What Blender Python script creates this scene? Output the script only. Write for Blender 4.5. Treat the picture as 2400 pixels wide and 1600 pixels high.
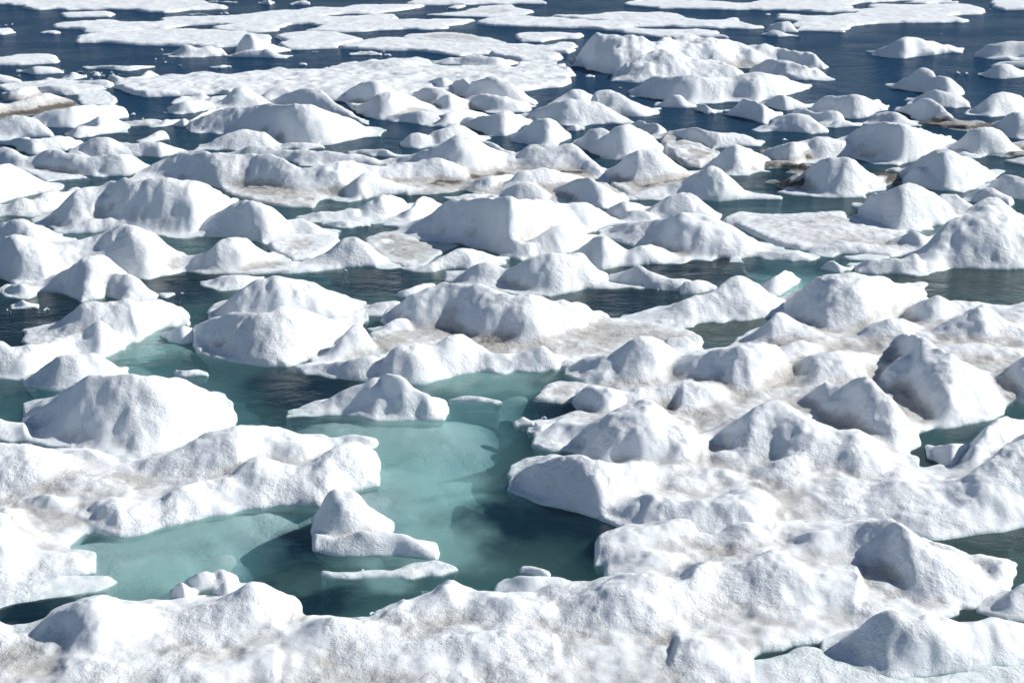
import bpy, math, random
import numpy as np

# ------------------------------------------------------------------ scene, camera, light
for o in list(bpy.data.objects):
    bpy.data.objects.remove(o)
scene = bpy.context.scene
COL = scene.collection

CAM_H = 10.0                      # metres above the water
FOC = 3333.0                      # focal length in pixels of the 2400 px wide photograph
PITCH = math.atan(1150.0 / FOC)
SP, CP = math.sin(PITCH), math.cos(PITCH)

cam = bpy.data.cameras.new('camera')
cam.sensor_width = 36.0
cam.lens = FOC / 2400.0 * 36.0
cam.clip_end = 3000.0
cam_ob = bpy.data.objects.new('camera', cam)
COL.objects.link(cam_ob)
cam_ob.location = (0, 0, CAM_H)
cam_ob.rotation_euler = (math.pi / 2 - PITCH, 0, 0)
scene.camera = cam_ob
scene.cycles.volume_bounces = 1

SUN_EL = math.radians(35)
SUN_AZ = math.radians(78)         # clockwise from the viewing direction (+Y)
world = bpy.data.worlds.new("World")
scene.world = world
world.use_nodes = True
wn = world.node_tree
wn.nodes.clear()
sky = wn.nodes.new('ShaderNodeTexSky')
sky.sky_type = 'NISHITA'
sky.sun_disc = False
sky.sun_elevation = SUN_EL
sky.sun_rotation = SUN_AZ
sky.air_density = 1.0
sky.dust_density = 0.0
sky.altitude = 2500
sky.ozone_density = 1.0
bg = wn.nodes.new('ShaderNodeBackground')
bg.inputs['Strength'].default_value = 0.073
wo = wn.nodes.new('ShaderNodeOutputWorld')
wn.links.new(sky.outputs[0], bg.inputs[0])
wn.links.new(bg.outputs[0], wo.inputs[0])

sun = bpy.data.lights.new('sun', 'SUN')
sun.energy = 5.0
sun.angle = math.radians(0.5)
sun.color = (1.0, 0.965, 0.91)
sun_ob = bpy.data.objects.new('sun', sun)
COL.objects.link(sun_ob)
sd = (math.sin(SUN_AZ) * math.cos(SUN_EL), math.cos(SUN_AZ) * math.cos(SUN_EL), math.sin(SUN_EL))
from mathutils import Vector
sun_ob.rotation_euler = Vector(sd).to_track_quat('Z', 'Y').to_euler()

vs = scene.view_settings
vs.view_transform = 'Standard'
vs.look = 'None'
vs.exposure = 0.10
vs.gamma = 1.0
vs.use_curve_mapping = False

def px_to_at(u, v):
    """photo pixel (2400 x 1600) -> (a = X/Y, t = drop per metre of Y)"""
    x = (np.asarray(u, float) - 1200.0) / FOC
    y = (800.0 - np.asarray(v, float)) / FOC
    den = CP + y * SP
    return x / den, (SP - y * CP) / den

# ------------------------------------------------------------------ materials
def new_mat(name):
    m = bpy.data.materials.new(name)
    m.use_nodes = True
    m.node_tree.nodes.clear()
    return m, m.node_tree.nodes, m.node_tree.links

def noise(N, L, vec, scale, detail=3, rough=0.5, dist=0.0):
    n = N.new('ShaderNodeTexNoise')
    n.inputs['Scale'].default_value = scale
    n.inputs['Detail'].default_value = detail
    n.inputs['Roughness'].default_value = rough
    n.inputs['Distortion'].default_value = dist
    L.new(vec, n.inputs['Vector'])
    return n.outputs['Fac']

def math_n(N, L, op, a, b=None, c=None, clamp=False):
    n = N.new('ShaderNodeMath')
    n.operation = op
    n.use_clamp = clamp
    for i, v in enumerate((a, b, c)):
        if v is None:
            continue
        if isinstance(v, (int, float)):
            n.inputs[i].default_value = v
        else:
            L.new(v, n.inputs[i])
    return n.outputs[0]

def ramp(N, L, fac, a, b):
    n = N.new('ShaderNodeMapRange')
    n.interpolation_type = 'SMOOTHSTEP'
    n.inputs['From Min'].default_value = a
    n.inputs['From Max'].default_value = b
    L.new(fac, n.inputs['Value'])
    return n.outputs[0]

def mix_c(N, L, fac, a, b):
    n = N.new('ShaderNodeMix')
    n.data_type = 'RGBA'
    if isinstance(fac, (int, float)):
        n.inputs[0].default_value = fac
    else:
        L.new(fac, n.inputs[0])
    for i, v in ((6, a), (7, b)):
        if isinstance(v, tuple):
            n.inputs[i].default_value = (*v, 1)
        else:
            L.new(v, n.inputs[i])
    return n.outputs[2]

def make_snow():
    m, N, L = new_mat('melting_snow')
    geo = N.new('ShaderNodeNewGeometry')
    pos = geo.outputs['Position']
    at = N.new('ShaderNodeAttribute')
    at.attribute_name = 'dirt'
    dirt = at.outputs['Fac']
    sep = N.new('ShaderNodeSeparateXYZ')
    L.new(pos, sep.inputs[0])
    z = sep.outputs['Z']
    n1 = noise(N, L, pos, 1.1, 5, 0.62, 0.5)
    n2 = noise(N, L, pos, 6.0, 6, 0.7)
    n3 = noise(N, L, pos, 34.0, 3, 0.6)
    # grey-brown staining in patches
    d1 = math_n(N, L, 'MULTIPLY_ADD', n1, 1.5, -0.75)
    d2 = math_n(N, L, 'MULTIPLY_ADD', n2, 0.6, -0.3)
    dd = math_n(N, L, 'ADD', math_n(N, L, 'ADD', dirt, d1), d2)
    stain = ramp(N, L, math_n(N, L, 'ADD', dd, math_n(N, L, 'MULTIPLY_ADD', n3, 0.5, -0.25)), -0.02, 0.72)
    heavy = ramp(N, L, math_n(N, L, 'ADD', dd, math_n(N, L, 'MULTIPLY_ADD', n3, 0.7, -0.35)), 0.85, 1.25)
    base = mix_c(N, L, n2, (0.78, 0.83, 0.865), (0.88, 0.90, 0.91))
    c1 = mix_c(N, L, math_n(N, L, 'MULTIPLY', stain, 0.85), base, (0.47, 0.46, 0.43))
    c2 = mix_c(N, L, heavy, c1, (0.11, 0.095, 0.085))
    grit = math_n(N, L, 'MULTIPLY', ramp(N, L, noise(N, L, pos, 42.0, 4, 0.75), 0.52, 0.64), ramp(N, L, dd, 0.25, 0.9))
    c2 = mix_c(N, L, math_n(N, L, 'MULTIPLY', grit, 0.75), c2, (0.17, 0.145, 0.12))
    # wet, glassy ice just at and below the waterline
    wet = ramp(N, L, math_n(N, L, 'ADD', z, math_n(N, L, 'MULTIPLY_ADD', n2, 0.10, -0.05)), 0.07, -0.02)
    c3 = mix_c(N, L, math_n(N, L, 'MULTIPLY', wet, 0.7), c2, (0.50, 0.66, 0.67))
    p = N.new('ShaderNodeBsdfPrincipled')
    L.new(c3, p.inputs['Base Color'])
    rgh = math_n(N, L, 'MULTIPLY_ADD', wet, -0.3, 0.62)
    L.new(rgh, p.inputs['Roughness'])
    p.inputs['Specular IOR Level'].default_value = 0.3
    p.subsurface_method = 'BURLEY'
    p.inputs['Subsurface Weight'].default_value = 0.45
    p.inputs['Subsurface Radius'].default_value = (0.8, 0.95, 1.0)
    p.inputs['Subsurface Scale'].default_value = 0.05
    # bump: granular melt crystals, small pits and wind ripples
    b1 = noise(N, L, pos, 9.0, 4, 0.62, 0.3)
    b2 = noise(N, L, pos, 48.0, 3, 0.7)
    gz = math_n(N, L, 'MULTIPLY_ADD', ramp(N, L, noise(N, L, pos, 0.8, 3, 0.5, 0.5), 0.38, 0.62), 0.75, 0.25)
    hsum = math_n(N, L, 'ADD', math_n(N, L, 'MULTIPLY', b1, 0.050), math_n(N, L, 'MULTIPLY', b2, 0.017))
    hsum = math_n(N, L, 'MULTIPLY', hsum, gz)
    bp = N.new('ShaderNodeBump')
    bp.inputs['Strength'].default_value = 0.85
    bp.inputs['Distance'].default_value = 1.0
    L.new(hsum, bp.inputs['Height'])
    L.new(bp.outputs[0], p.inputs['Normal'])
    out = N.new('ShaderNodeOutputMaterial')
    L.new(p.outputs[0], out.inputs[0])
    return m

def make_submerged():
    m, N, L = new_mat('submerged_ice')
    geo = N.new('ShaderNodeNewGeometry')
    pos = geo.outputs['Position']
    n1 = noise(N, L, pos, 0.9, 5, 0.6, 0.8)
    c = mix_c(N, L, ramp(N, L, n1, 0.35, 0.7), (0.55, 0.64, 0.64), (0.85, 0.88, 0.87))
    p = N.new('ShaderNodeBsdfDiffuse')
    L.new(c, p.inputs['Color'])
    out = N.new('ShaderNodeOutputMaterial')
    L.new(p.outputs[0], out.inputs[0])
    return m

def make_water():
    m, N, L = new_mat('sea_water')
    geo = N.new('ShaderNodeNewGeometry')
    pos = geo.outputs['Position']
    # ripples: wind patches roughen the open water, pools between the ice stay calmer
    mp = N.new('ShaderNodeMapping')
    mp.inputs['Scale'].default_value = (0.55, 1.0, 1.0)
    mp.inputs['Rotation'].default_value = (0, 0, math.radians(14))
    L.new(pos, mp.inputs[0])
    v = mp.outputs[0]
    sep = N.new('ShaderNodeSeparateXYZ')
    L.new(pos, sep.inputs[0])
    patch = ramp(N, L, noise(N, L, pos, 0.22, 3, 0.55, 0.4), 0.40, 0.66)
    far = ramp(N, L, sep.outputs['Y'], 24.0, 52.0)
    amp = math_n(N, L, 'MULTIPLY', math_n(N, L, 'MULTIPLY_ADD', far, 0.85, 0.15),
                 math_n(N, L, 'MULTIPLY_ADD', patch, 0.75, 0.3))
    w1 = noise(N, L, v, 1.5, 3, 0.5, 0.6)
    w2 = noise(N, L, v, 7.0, 4, 0.62, 0.4)
    hs = math_n(N, L, 'ADD', math_n(N, L, 'MULTIPLY', w1, 0.22), math_n(N, L, 'MULTIPLY', w2, 0.11))
    hs = math_n(N, L, 'MULTIPLY', hs, amp)
    bp = N.new('ShaderNodeBump')
    bp.inputs['Strength'].default_value = 1.0
    bp.inputs['Distance'].default_value = 1.0
    L.new(hs, bp.inputs['Height'])
    # Schlick reflectance, the same from above and from below
    dt = N.new('ShaderNodeVectorMath')
    dt.operation = 'DOT_PRODUCT'
    L.new(geo.outputs['Incoming'], dt.inputs[0])
    L.new(bp.outputs[0], dt.inputs[1])
    cs = math_n(N, L, 'ABSOLUTE', dt.outputs['Value'])
    # a rippled surface seen at a low angle mirrors less than a flat one
    rsea = math_n(N, L, 'MULTIPLY_ADD', far, -0.50, 0.90)
    fr = math_n(N, L, 'MULTIPLY_ADD', math_n(N, L, 'POWER', math_n(N, L, 'SUBTRACT', 1.0, cs, clamp=True), 5.0), rsea, 0.02)
    gl = N.new('ShaderNodeBsdfGlossy')
    L.new(math_n(N, L, 'MULTIPLY_ADD', far, 0.09, 0.04), gl.inputs['Roughness'])
    L.new(bp.outputs[0], gl.inputs['Normal'])
    tr = N.new('ShaderNodeBsdfTransparent')
    # suspended melt silt: milky green between the floes, deep blue in the open sea
    body = N.new('ShaderNodeBsdfDiffuse')
    opn = ramp(N, L, sep.outputs['Y'], 20.0, 62.0)
    # clear dark leads and milky shallows, each where the photograph has them (metres)
    def spots(lst):
        tot = None
        for (u, v, rad) in lst:
            aa, tt = px_to_at(u * 2400 / 2352, v * 2400 / 2352)
            yy = CAM_H / float(tt)
            vm = N.new('ShaderNodeVectorMath'); vm.operation = 'DISTANCE'
            L.new(wob, vm.inputs[0]); vm.inputs[1].default_value = (float(aa) * yy, yy, 0)
            q = ramp(N, L, vm.outputs['Value'], rad, rad * 0.25)
            tot = q if tot is None else math_n(N, L, 'MAXIMUM', tot, q)
        return tot
    wn_ = N.new('ShaderNodeTexNoise'); wn_.inputs['Scale'].default_value = 0.9; wn_.inputs['Detail'].default_value = 4
    L.new(pos, wn_.inputs['Vector'])
    wv = N.new('ShaderNodeVectorMath'); wv.operation = 'MULTIPLY_ADD'
    L.new(wn_.outputs['Color'], wv.inputs[0]); wv.inputs[1].default_value = (2.2, 2.2, 0); L.new(pos, wv.inputs[2])
    wo2 = N.new('ShaderNodeVectorMath'); wo2.operation = 'SUBTRACT'
    L.new(wv.outputs[0], wo2.inputs[0]); wo2.inputs[1].default_value = (1.1, 1.1, 0)
    wob = wo2.outputs[0]
    darkw = spots([(50, 740, 4.0), (30, 640, 2.5), (420, 650, 3.0), (1330, 950, 1.8), (1290, 1185, 1.9), (1180, 1200, 1.4), (1420, 700, 2.6), (1580, 610, 3.2), (700, 900, 2.2), (620, 720, 2.5), (2080, 1085, 1.0), (1870, 420, 3.5), (700, 1400, 1.3), (60, 1440, 1.4), (720, 1230, 1.0), (880, 650, 2.2)])
    milk = spots([(900, 1010, 2.2), (450, 1200, 1.8), (350, 790, 2.0), (1120, 870, 2.2), (1000, 1240, 1.5), (350, 1310, 1.5), (1820, 665, 1.8), (950, 1090, 1.5), (860, 1320, 1.0), (330, 1225, 1.3), (1020, 1170, 1.3), (300, 1090, 0.7)])
    olive = spots([(2250, 655, 4.5), (2280, 1235, 3.5), (1640, 758, 2.2), (2090, 1070, 1.6), (1600, 1545, 1.5), (2270, 1400, 1.5)])  # olive painted into the water colour for ice mirrored in these pools
    L.new(mix_c(N, L, math_n(N, L, 'MULTIPLY', olive, 0.85), mix_c(N, L, darkw, mix_c(N, L, milk, mix_c(N, L, opn, mix_c(N, L, ramp(N, L, noise(N, L, pos, 0.55, 4, 0.6, 0.6), 0.35, 0.65), (0.018, 0.065, 0.075), (0.07, 0.155, 0.155)), (0.010, 0.046, 0.105)), (0.27, 0.48, 0.46)), (0.003, 0.016, 0.030)), (0.05, 0.068, 0.062)), body.inputs['Color'])
    tb = N.new('ShaderNodeMixShader')
    L.new(math_n(N, L, 'MAXIMUM', math_n(N, L, 'MULTIPLY_ADD', opn, 0.72, 0.18), math_n(N, L, 'MULTIPLY', math_n(N, L, 'MAXIMUM', olive, math_n(N, L, 'MAXIMUM', darkw, math_n(N, L, 'MULTIPLY', milk, 0.68))), 0.74)), tb.inputs[0])
    L.new(tr.outputs[0], tb.inputs[1])
    L.new(body.outputs[0], tb.inputs[2])
    mx = N.new('ShaderNodeMixShader')
    L.new(fr, mx.inputs[0])
    L.new(tb.outputs[0], mx.inputs[1])
    L.new(gl.outputs[0], mx.inputs[2])
    ab = N.new('ShaderNodeVolumeAbsorption')
    ab.inputs['Color'].default_value = (0.20, 0.68, 0.70, 1)
    ab.inputs['Density'].default_value = 0.62
    out = N.new('ShaderNodeOutputMaterial')
    L.new(mx.outputs[0], out.inputs['Surface'])
    sc = N.new('ShaderNodeVolumeScatter')
    sc.inputs['Color'].default_value = (0.55, 0.93, 0.92, 1)
    sc.inputs['Density'].default_value = 0.28
    ad = N.new('ShaderNodeAddShader')
    L.new(ab.outputs[0], ad.inputs[0])
    L.new(sc.outputs[0], ad.inputs[1])
    L.new(ad.outputs[0], out.inputs['Volume'])
    return m

def make_bed():
    m, N, L = new_mat('deep_sea')
    p = N.new('ShaderNodeBsdfDiffuse')
    p.inputs['Color'].default_value = (0.02, 0.05, 0.09, 1)
    out = N.new('ShaderNodeOutputMaterial')
    L.new(p.outputs[0], out.inputs[0])
    return m

SNOW, SUBM, WATER, BED = make_snow(), make_submerged(), make_water(), make_bed()

# ------------------------------------------------------------------ maths helpers
TILE_X = {'a': 0, 'b': 800, 'c': 1600}
TILE_Y = {'0': 0, '1': 300, '2': 600, '3': 900, '4': 1200}
def pts(tile, s):
    q = np.array([[float(k) for k in w.split(',')] for w in s.split()])
    u = TILE_X[tile[0]] + q[:, 0] / 2.94
    v = TILE_Y[tile[1]] + q[:, 1] / 2.94
    return px_to_at(u, v)

_rng = np.random.RandomState(7)
_tab = _rng.rand(512, 512).astype(np.float32) * 2 - 1
def vnoise(X, Y, s, off=0):
    x = X / s + 37.7 * off + 1000
    y = Y / s + 91.3 * off + 1000
    xi = np.floor(x).astype(np.int64); yi = np.floor(y).astype(np.int64)
    fx = x - xi; fy = y - yi
    fx = fx * fx * fx * (fx * (fx * 6 - 15) + 10)
    fy = fy * fy * fy * (fy * (fy * 6 - 15) + 10)
    x0 = xi & 511; x1 = (xi + 1) & 511; y0 = yi & 511; y1 = (yi + 1) & 511
    return ((_tab[x0, y0] * (1 - fx) + _tab[x1, y0] * fx) * (1 - fy)
            + (_tab[x0, y1] * (1 - fx) + _tab[x1, y1] * fx) * fy)

def smooth1(y, sig):
    if sig < 0.3:
        return y
    r = int(3 * sig) + 1
    k = np.exp(-0.5 * (np.arange(-r, r + 1) / sig) ** 2); k /= k.sum()
    return np.convolve(np.pad(y, r, mode='edge'), k, mode='valid')

DA = 0.0011                       # grid step, both across (X/Y) and in log distance
A0 = -0.47
NA = int(0.94 / DA) + 1
L0 = math.log(13.2)
NL = int((math.log(118.0) - L0) / DA) + 1
GA = A0 + DA * np.arange(NA)
GY = np.exp(L0 + DA * np.arange(NL))
LOW = -2.0

def mono(a, t):
    o = [0]
    for i in range(1, len(a)):
        if a[i] > a[o[-1]] + 1e-5:
            o.append(i)
    return a[o], t[o]

class Mound:
    """a hump of snow: traced crest and waterline give each column its foot, crest and height"""
    def __init__(s, tile, crest, base, slope=0.9, back=0.8, p=2.1, dirt=0.0, label=None, name='snow_mound', keep=0.6, fold=None, fw=0.2, foot=0.16, apron=1.0):
        s.foot, s.apron = foot, apron
        s.label, s.name, s.dirt = label, name, dirt
        ca, ct = mono(*pts(tile, crest)); ba, bt = mono(*pts(tile, base))
        s.a0, s.a1 = ca[0], ca[-1]
        i0 = max(0, int((s.a0 - A0) / DA)); i1 = min(NA - 1, int((s.a1 - A0) / DA) + 1)
        i1 = max(i1, i0 + 2)
        g = GA[i0:i1 + 1]
        tc = np.interp(g, ca, ct); tb = np.interp(g, ba, bt)
        tb = np.maximum(tb, tc * 1.004)
        sg = min(5.0, 0.10 * len(g))
        tc = smooth1(tc, sg * 0.7); tb = smooth1(tb, sg)
        Yf = CAM_H / tb; Yt = CAM_H / tc
        ds = (CAM_H * (1 - Yf / Yt)) / (slope + CAM_H / Yt)
        D = np.percentile(ds, 90)
        d = np.minimum(0.80 * (Yt - Yf), (1 - keep) * ds + keep * D * 0.95)
        d = np.maximum(smooth1(d, sg), 0.01)
        d = np.minimum(d, 0.9 * (Yt - Yf) + 0.004)
        Yc = Yf + d
        hc = np.maximum(CAM_H * (1 - Yc / Yt), 0.003)
        db = (1 - keep) * hc / back + keep * np.percentile(hc, 90) / back
        # the face left of the fold is hollowed, the face right of it bulges: a soft spur towards the viewer
        if fold is None:
            fa = fb = g[np.argmax(hc)]; pl = (p - 0.5, p - 0.2, p + 0.35, p + 0.2)
        else:
            fa = px_to_at(TILE_X[tile[0]] + fold[0] / 2.94, TILE_Y[tile[1]] + 300)[0]
            fb = px_to_at(TILE_X[tile[0]] + fold[1] / 2.94, TILE_Y[tile[1]] + 300)[0]
            pl = (0.9, 1.5, 2.9, 2.5)
        s.dfold = fb - fa
        wd = fw * (g[-1] - g[0]) + 1e-6
        p = np.interp(g, [min(g[0], fa - 2 * wd), fa - wd / 2, fa + wd / 2, max(g[-1], fa + 2 * wd)], pl)
        p = smooth1(p, max(1.0, 0.04 * len(g)))
        s.apron = s.apron * float(np.clip((Yf.mean() - 19) / 18, 0.12, 1))
        s.i0, s.i1, s.g, s.Yf, s.d, s.Yc, s.hc, s.db, s.p = i0, i1, g, Yf, d, Yc, hc, db, p
        s.y0, s.y1 = Yf.min() - 1.6, (Yc + db).max() + 1.6
        s.hmax = hc.max()
        m = 1.6 / Yf.min()
        s.lo, s.hi = s.a0 - m, s.a1 + m
    def field(s, A, Y):
        a = np.clip(A, s.g[0], s.g[-1])
        Yc = np.interp(a, s.g, s.Yc); hc = np.interp(a, s.g, s.hc)
        d = np.interp(a, s.g, s.d); db = np.interp(a, s.g, s.db)
        t = Y - Yc
        tf = np.minimum(np.maximum(-t, 0) / d, 1); tk = np.minimum(np.maximum(t, 0) / db, 1)
        pp = np.interp(a - s.dfold * tf, s.g, s.p)
        q = s.foot
        h = np.where(t < 0, hc * ((1 - q) * (1 - tf ** pp) + q * (1 - tf) ** 2),
                     hc * (0.6 * (1 - tk ** 1.7) + 0.4 * (1 - tk) ** 2))
        ov = np.maximum(np.maximum(-t - d, 0), np.maximum(t - db, 0))
        lat = np.maximum(np.maximum(s.g[0] - A, A - s.g[-1]), 0) * Y
        out = np.sqrt(ov * ov + lat * lat * 1.3)
        # a thin irregular apron of slushy ice at the foot
        ap = s.apron * np.clip(0.17 + 0.50 * vnoise(A * Y, Y, 1.1, 51) + 0.25 * vnoise(A * Y, Y, 0.4, 52), 0, 0.5)
        z = np.minimum(np.where(ov > 0, 0, h), hc) * np.exp(-out * 6) + 0.035 * np.exp(-out * 3) * (ap > 0) - np.maximum(out - ap, 0) * 2.6
        return np.maximum(np.where(out > 0, z, h + 0.035 * (ap > 0) * np.clip(1 - h / 0.1, 0, 1)), LOW)

class Slab:
    """a low flat sheet of ice with a traced outline"""
    def __init__(s, tile, outline, th=0.14, w=0.12, dirt=0.0, label=None, name='ice_shelf', fall=2.2, z=0.0):
        s.fall = fall
        s.label, s.name, s.dirt, s.th, s.w, s.z = label, name, dirt, th, w, z
        a, t = pts(tile, outline)
        Y = CAM_H / t
        Y = np.minimum(Y, 140.0)
        s.P = np.stack([a * Y, Y], 1)
        s.y0, s.y1 = Y.min() - 1.5, Y.max() + 1.5
        s.lo, s.hi = a.min() - 1.5 / Y.min(), a.max() + 1.5 / Y.min()
        s.hmax = th
    def field(s, A, Y):
        X = A * Y
        P = s.P; n = len(P)
        d2 = np.full(X.shape, 1e9); ins = np.zeros(X.shape, bool)
        for i in range(n):
            p, q = P[i], P[(i + 1) % n]
            e = q - p
            L2 = max(e @ e, 1e-9)
            u = np.clip(((X - p[0]) * e[0] + (Y - p[1]) * e[1]) / L2, 0, 1)
            d2 = np.minimum(d2, (X - p[0] - u * e[0]) ** 2 + (Y - p[1] - u * e[1]) ** 2)
            c = (p[1] > Y) != (q[1] > Y)
            if e[1] != 0:
                ins ^= c & (X < p[0] + (Y - p[1]) * e[0] / e[1])
        d = np.sqrt(d2)
        k = np.minimum(d / s.w, 1.0)
        up = s.z + s.th * np.sqrt(np.maximum(1 - (1 - k) ** 2, 0)) + 0.02 * np.minimum(d, 1.5)
        return np.maximum(np.where(ins, up, s.z - d * s.fall), LOW)

MESH_STATS = [0]
def build_mesh(name, V, F, NRM, dirt, mat, parent, origin):
    used = np.zeros(len(V), bool); used[F.ravel()] = True
    idx = np.cumsum(used) - 1
    v = V[used] - np.array(origin); f = idx[F]; nr = NRM[used]; di = dirt[used]
    me = bpy.data.meshes.new(name)
    me.vertices.add(len(v)); me.vertices.foreach_set('co', v.astype(np.float32).ravel())
    me.loops.add(f.size); me.loops.foreach_set('vertex_index', f.astype(np.int32).ravel())
    me.polygons.add(len(f))
    me.polygons.foreach_set('loop_start', (np.arange(len(f)) * 4).astype(np.int32))
    at = me.attributes.new('dirt', 'FLOAT', 'POINT')
    at.data.foreach_set('value', di.astype(np.float32))
    me.update(calc_edges=True)
    me.polygons.foreach_set('use_smooth', np.ones(len(f), bool))
    me.normals_split_custom_set_from_vertices(nr.astype(np.float32).tolist())
    me.materials.append(mat)
    ob = bpy.data.objects.new(name, me)
    COL.objects.link(ob)
    if parent is not None:
        ob.parent = parent
    else:
        ob.location = origin
    MESH_STATS[0] += len(v)
    return ob

def smooth2(Z):
    q = Z.copy()
    for ax in (0, 1):
        q = (np.roll(q, 2, ax) + np.roll(q, -2, ax) + q + np.roll(q, 1, ax) + np.roll(q, -1, ax)) / 5
    return q

def floe(name, cat, label, parts, group=None, rough=1.0, k=0.12, dirt=0.0, seed=0, lumpy=0.04, undercut=1.1, ns=1.0, bottom=-1.0, soft=1, wide=None):
    lo = min(p.lo for p in parts); hi = max(p.hi for p in parts)
    y0 = min(p.y0 for p in parts); y1 = max(p.y1 for p in parts)
    i0 = max(0, int((lo - A0) / DA)); i1 = min(NA, int((hi - A0) / DA) + 2)
    j0 = max(0, int((math.log(max(y0, 13.2)) - L0) / DA)); j1 = min(NL, int((math.log(min(y1, 118)) - L0) / DA) + 2)
    if i1 - i0 < 3 or j1 - j0 < 3:
        print('SKIP', label); return None
    a = GA[i0:i1]; y = GY[j0:j1]
    A, Y = np.meshgrid(a, y)
    X = A * Y
    sz = min(1.0, max(p.hmax for p in parts) / 0.5 + 0.15)
    fy = np.clip((Y - 45) / 45, 0, 1)
    wx = vnoise(X, Y, 0.75, 1) * 0.07 * sz + vnoise(X, Y, 0.22, 2) * 0.028 + fy * (vnoise(X, Y, 2.2, 41) * 0.35 + vnoise(X, Y, 0.9, 42) * 0.2)
    wy = vnoise(X, Y, 0.75, 3) * 0.10 * sz + vnoise(X, Y, 0.22, 4) * 0.035 + fy * (vnoise(X, Y, 2.2, 43) * 0.4 + vnoise(X, Y, 0.9, 44) * 0.25)
    Xw, Yw = X + wx, Y + wy
    Aw = Xw / Yw
    best = np.full(X.shape, -1, np.int16); bh = np.full(X.shape, -9.0); H = np.full(X.shape, LOW)
    DR = np.zeros(X.shape)
    if wide:
        for p in parts:
            if isinstance(p, Mound):
                p.d = p.d * (0.75 + 0.35 * wide); p.y0 -= 0.5; p.db = p.db * wide; p.y1 += p.db.max() * (1 - 1 / wide)
    for n, p in enumerate(parts):
        ia = max(0, int((p.lo - a[0]) / DA) - 2); ib = min(len(a), int((p.hi - a[0]) / DA) + 3)
        ja = max(0, int(np.searchsorted(y, p.y0)) - 2); jb = min(len(y), int(np.searchsorted(y, p.y1)) + 3)
        if ib <= ia or jb <= ja:
            continue
        sl = (slice(ja, jb), slice(ia, ib))
        h = p.field(Aw[sl], Yw[sl])
        hh = H[sl]
        kk = k
        m = np.clip(0.5 + 0.5 * (h - hh) / kk, 0, 1)
        H[sl] = hh * (1 - m) + h * m + kk * m * (1 - m)
        DR[sl] = DR[sl] * (1 - m) + p.dirt * m
        bb = bh[sl]; be = best[sl]
        up = h > bb
        be[up] = n; bb[up] = h[up]
    # melt relief: broad swells, scallops and dimples that fade at the waterline
    r = np.clip(H / 0.25, 0, 1) * rough
    tall = np.clip(H / 0.6, 0.12, 1)
    fade = np.clip(40.0 / Y, 0.4, 1)
    for _ in range(soft):
        H = smooth2(H)
    rel = (vnoise(X, Y, 1.3 * ns, 6 + seed) * 0.085 + vnoise(X, Y, 0.62 * ns, 7 + seed) * 0.05) * tall * ns
    rel += (vnoise(X, Y, 0.27 * ns, 8 + seed) * 0.036 + vnoise(X, Y, 0.14 * ns, 9 + seed) * 0.014) * (0.35 + 0.65 * tall) * fade * ns
    if lumpy:
        q = vnoise(X, Y, 0.8 * ns, 31) * 0.6 + vnoise(X, Y, 0.42 * ns, 32) * 0.4 + vnoise(X, Y, 1.7 * ns, 33) * 0.5
        H = H + np.clip(H / 0.12, 0, 1) * lumpy * ns * q * np.clip(1.2 - H / 0.4, 0.1, 1)
    H = H + rel * r + vnoise(X, Y, 0.16, 10) * 0.012 * (H > -0.2)
    Z = np.where(H < 0, H * 0.8, H)
    V = np.stack([X, Y, Z], -1)
    # meltwater undercuts the ice below the waterline
    gx, gy = np.gradient(smooth2(Z), axis=1), np.gradient(smooth2(Z), axis=0)
    gn = np.sqrt(gx * gx + gy * gy) + 1e-6
    uc = np.minimum(np.maximum(-Z - 0.01, 0), 0.45) * undercut
    V[..., 0] += gx / gn * uc
    V[..., 1] += gy / gn * uc
    du = np.zeros_like(V); dv = np.zeros_like(V)
    du[:, 1:-1] = V[:, 2:] - V[:, :-2]; du[:, 0] = V[:, 1] - V[:, 0]; du[:, -1] = V[:, -1] - V[:, -2]
    dv[1:-1] = V[2:] - V[:-2]; dv[0] = V[1] - V[0]; dv[-1] = V[-1] - V[-2]
    NR = np.cross(du, dv)
    NR /= np.linalg.norm(NR, axis=-1, keepdims=True)
    # dirt collects low down and in hollows
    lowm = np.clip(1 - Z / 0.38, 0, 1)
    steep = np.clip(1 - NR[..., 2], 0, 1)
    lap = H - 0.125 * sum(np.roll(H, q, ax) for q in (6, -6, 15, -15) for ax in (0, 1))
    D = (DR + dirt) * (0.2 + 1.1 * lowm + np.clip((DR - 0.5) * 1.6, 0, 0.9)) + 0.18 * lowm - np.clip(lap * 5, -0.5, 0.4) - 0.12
    idx = np.arange(X.size).reshape(X.shape)
    keep = np.maximum.reduce([Z[:-1, :-1], Z[1:, :-1], Z[:-1, 1:], Z[1:, 1:]]) > bottom
    jj, ii = np.nonzero(keep)
    F = np.stack([idx[jj, ii], idx[jj, ii + 1], idx[jj + 1, ii + 1], idx[jj + 1, ii]], 1)
    if len(F) < 6:
        print('EMPTY', label); return None
    Vf = V.reshape(-1, 3); Nf = NR.reshape(-1, 3); Df = D.ravel()
    ab = Z > 0
    src = ab if ab.any() else keep_any(Z)
    cx, cy = X[src].mean(), Y[src].mean()
    org = (float(cx), float(cy), 0.0)
    lab = best[jj, ii]
    for n, p in enumerate(parts):
        if p.label == 'long low roll of grey snow':
            lab = np.where(lab == n, len(parts) - 1, lab)
    ids = [n for n in range(len(parts)) if (lab == n).sum() > 12]
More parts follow.
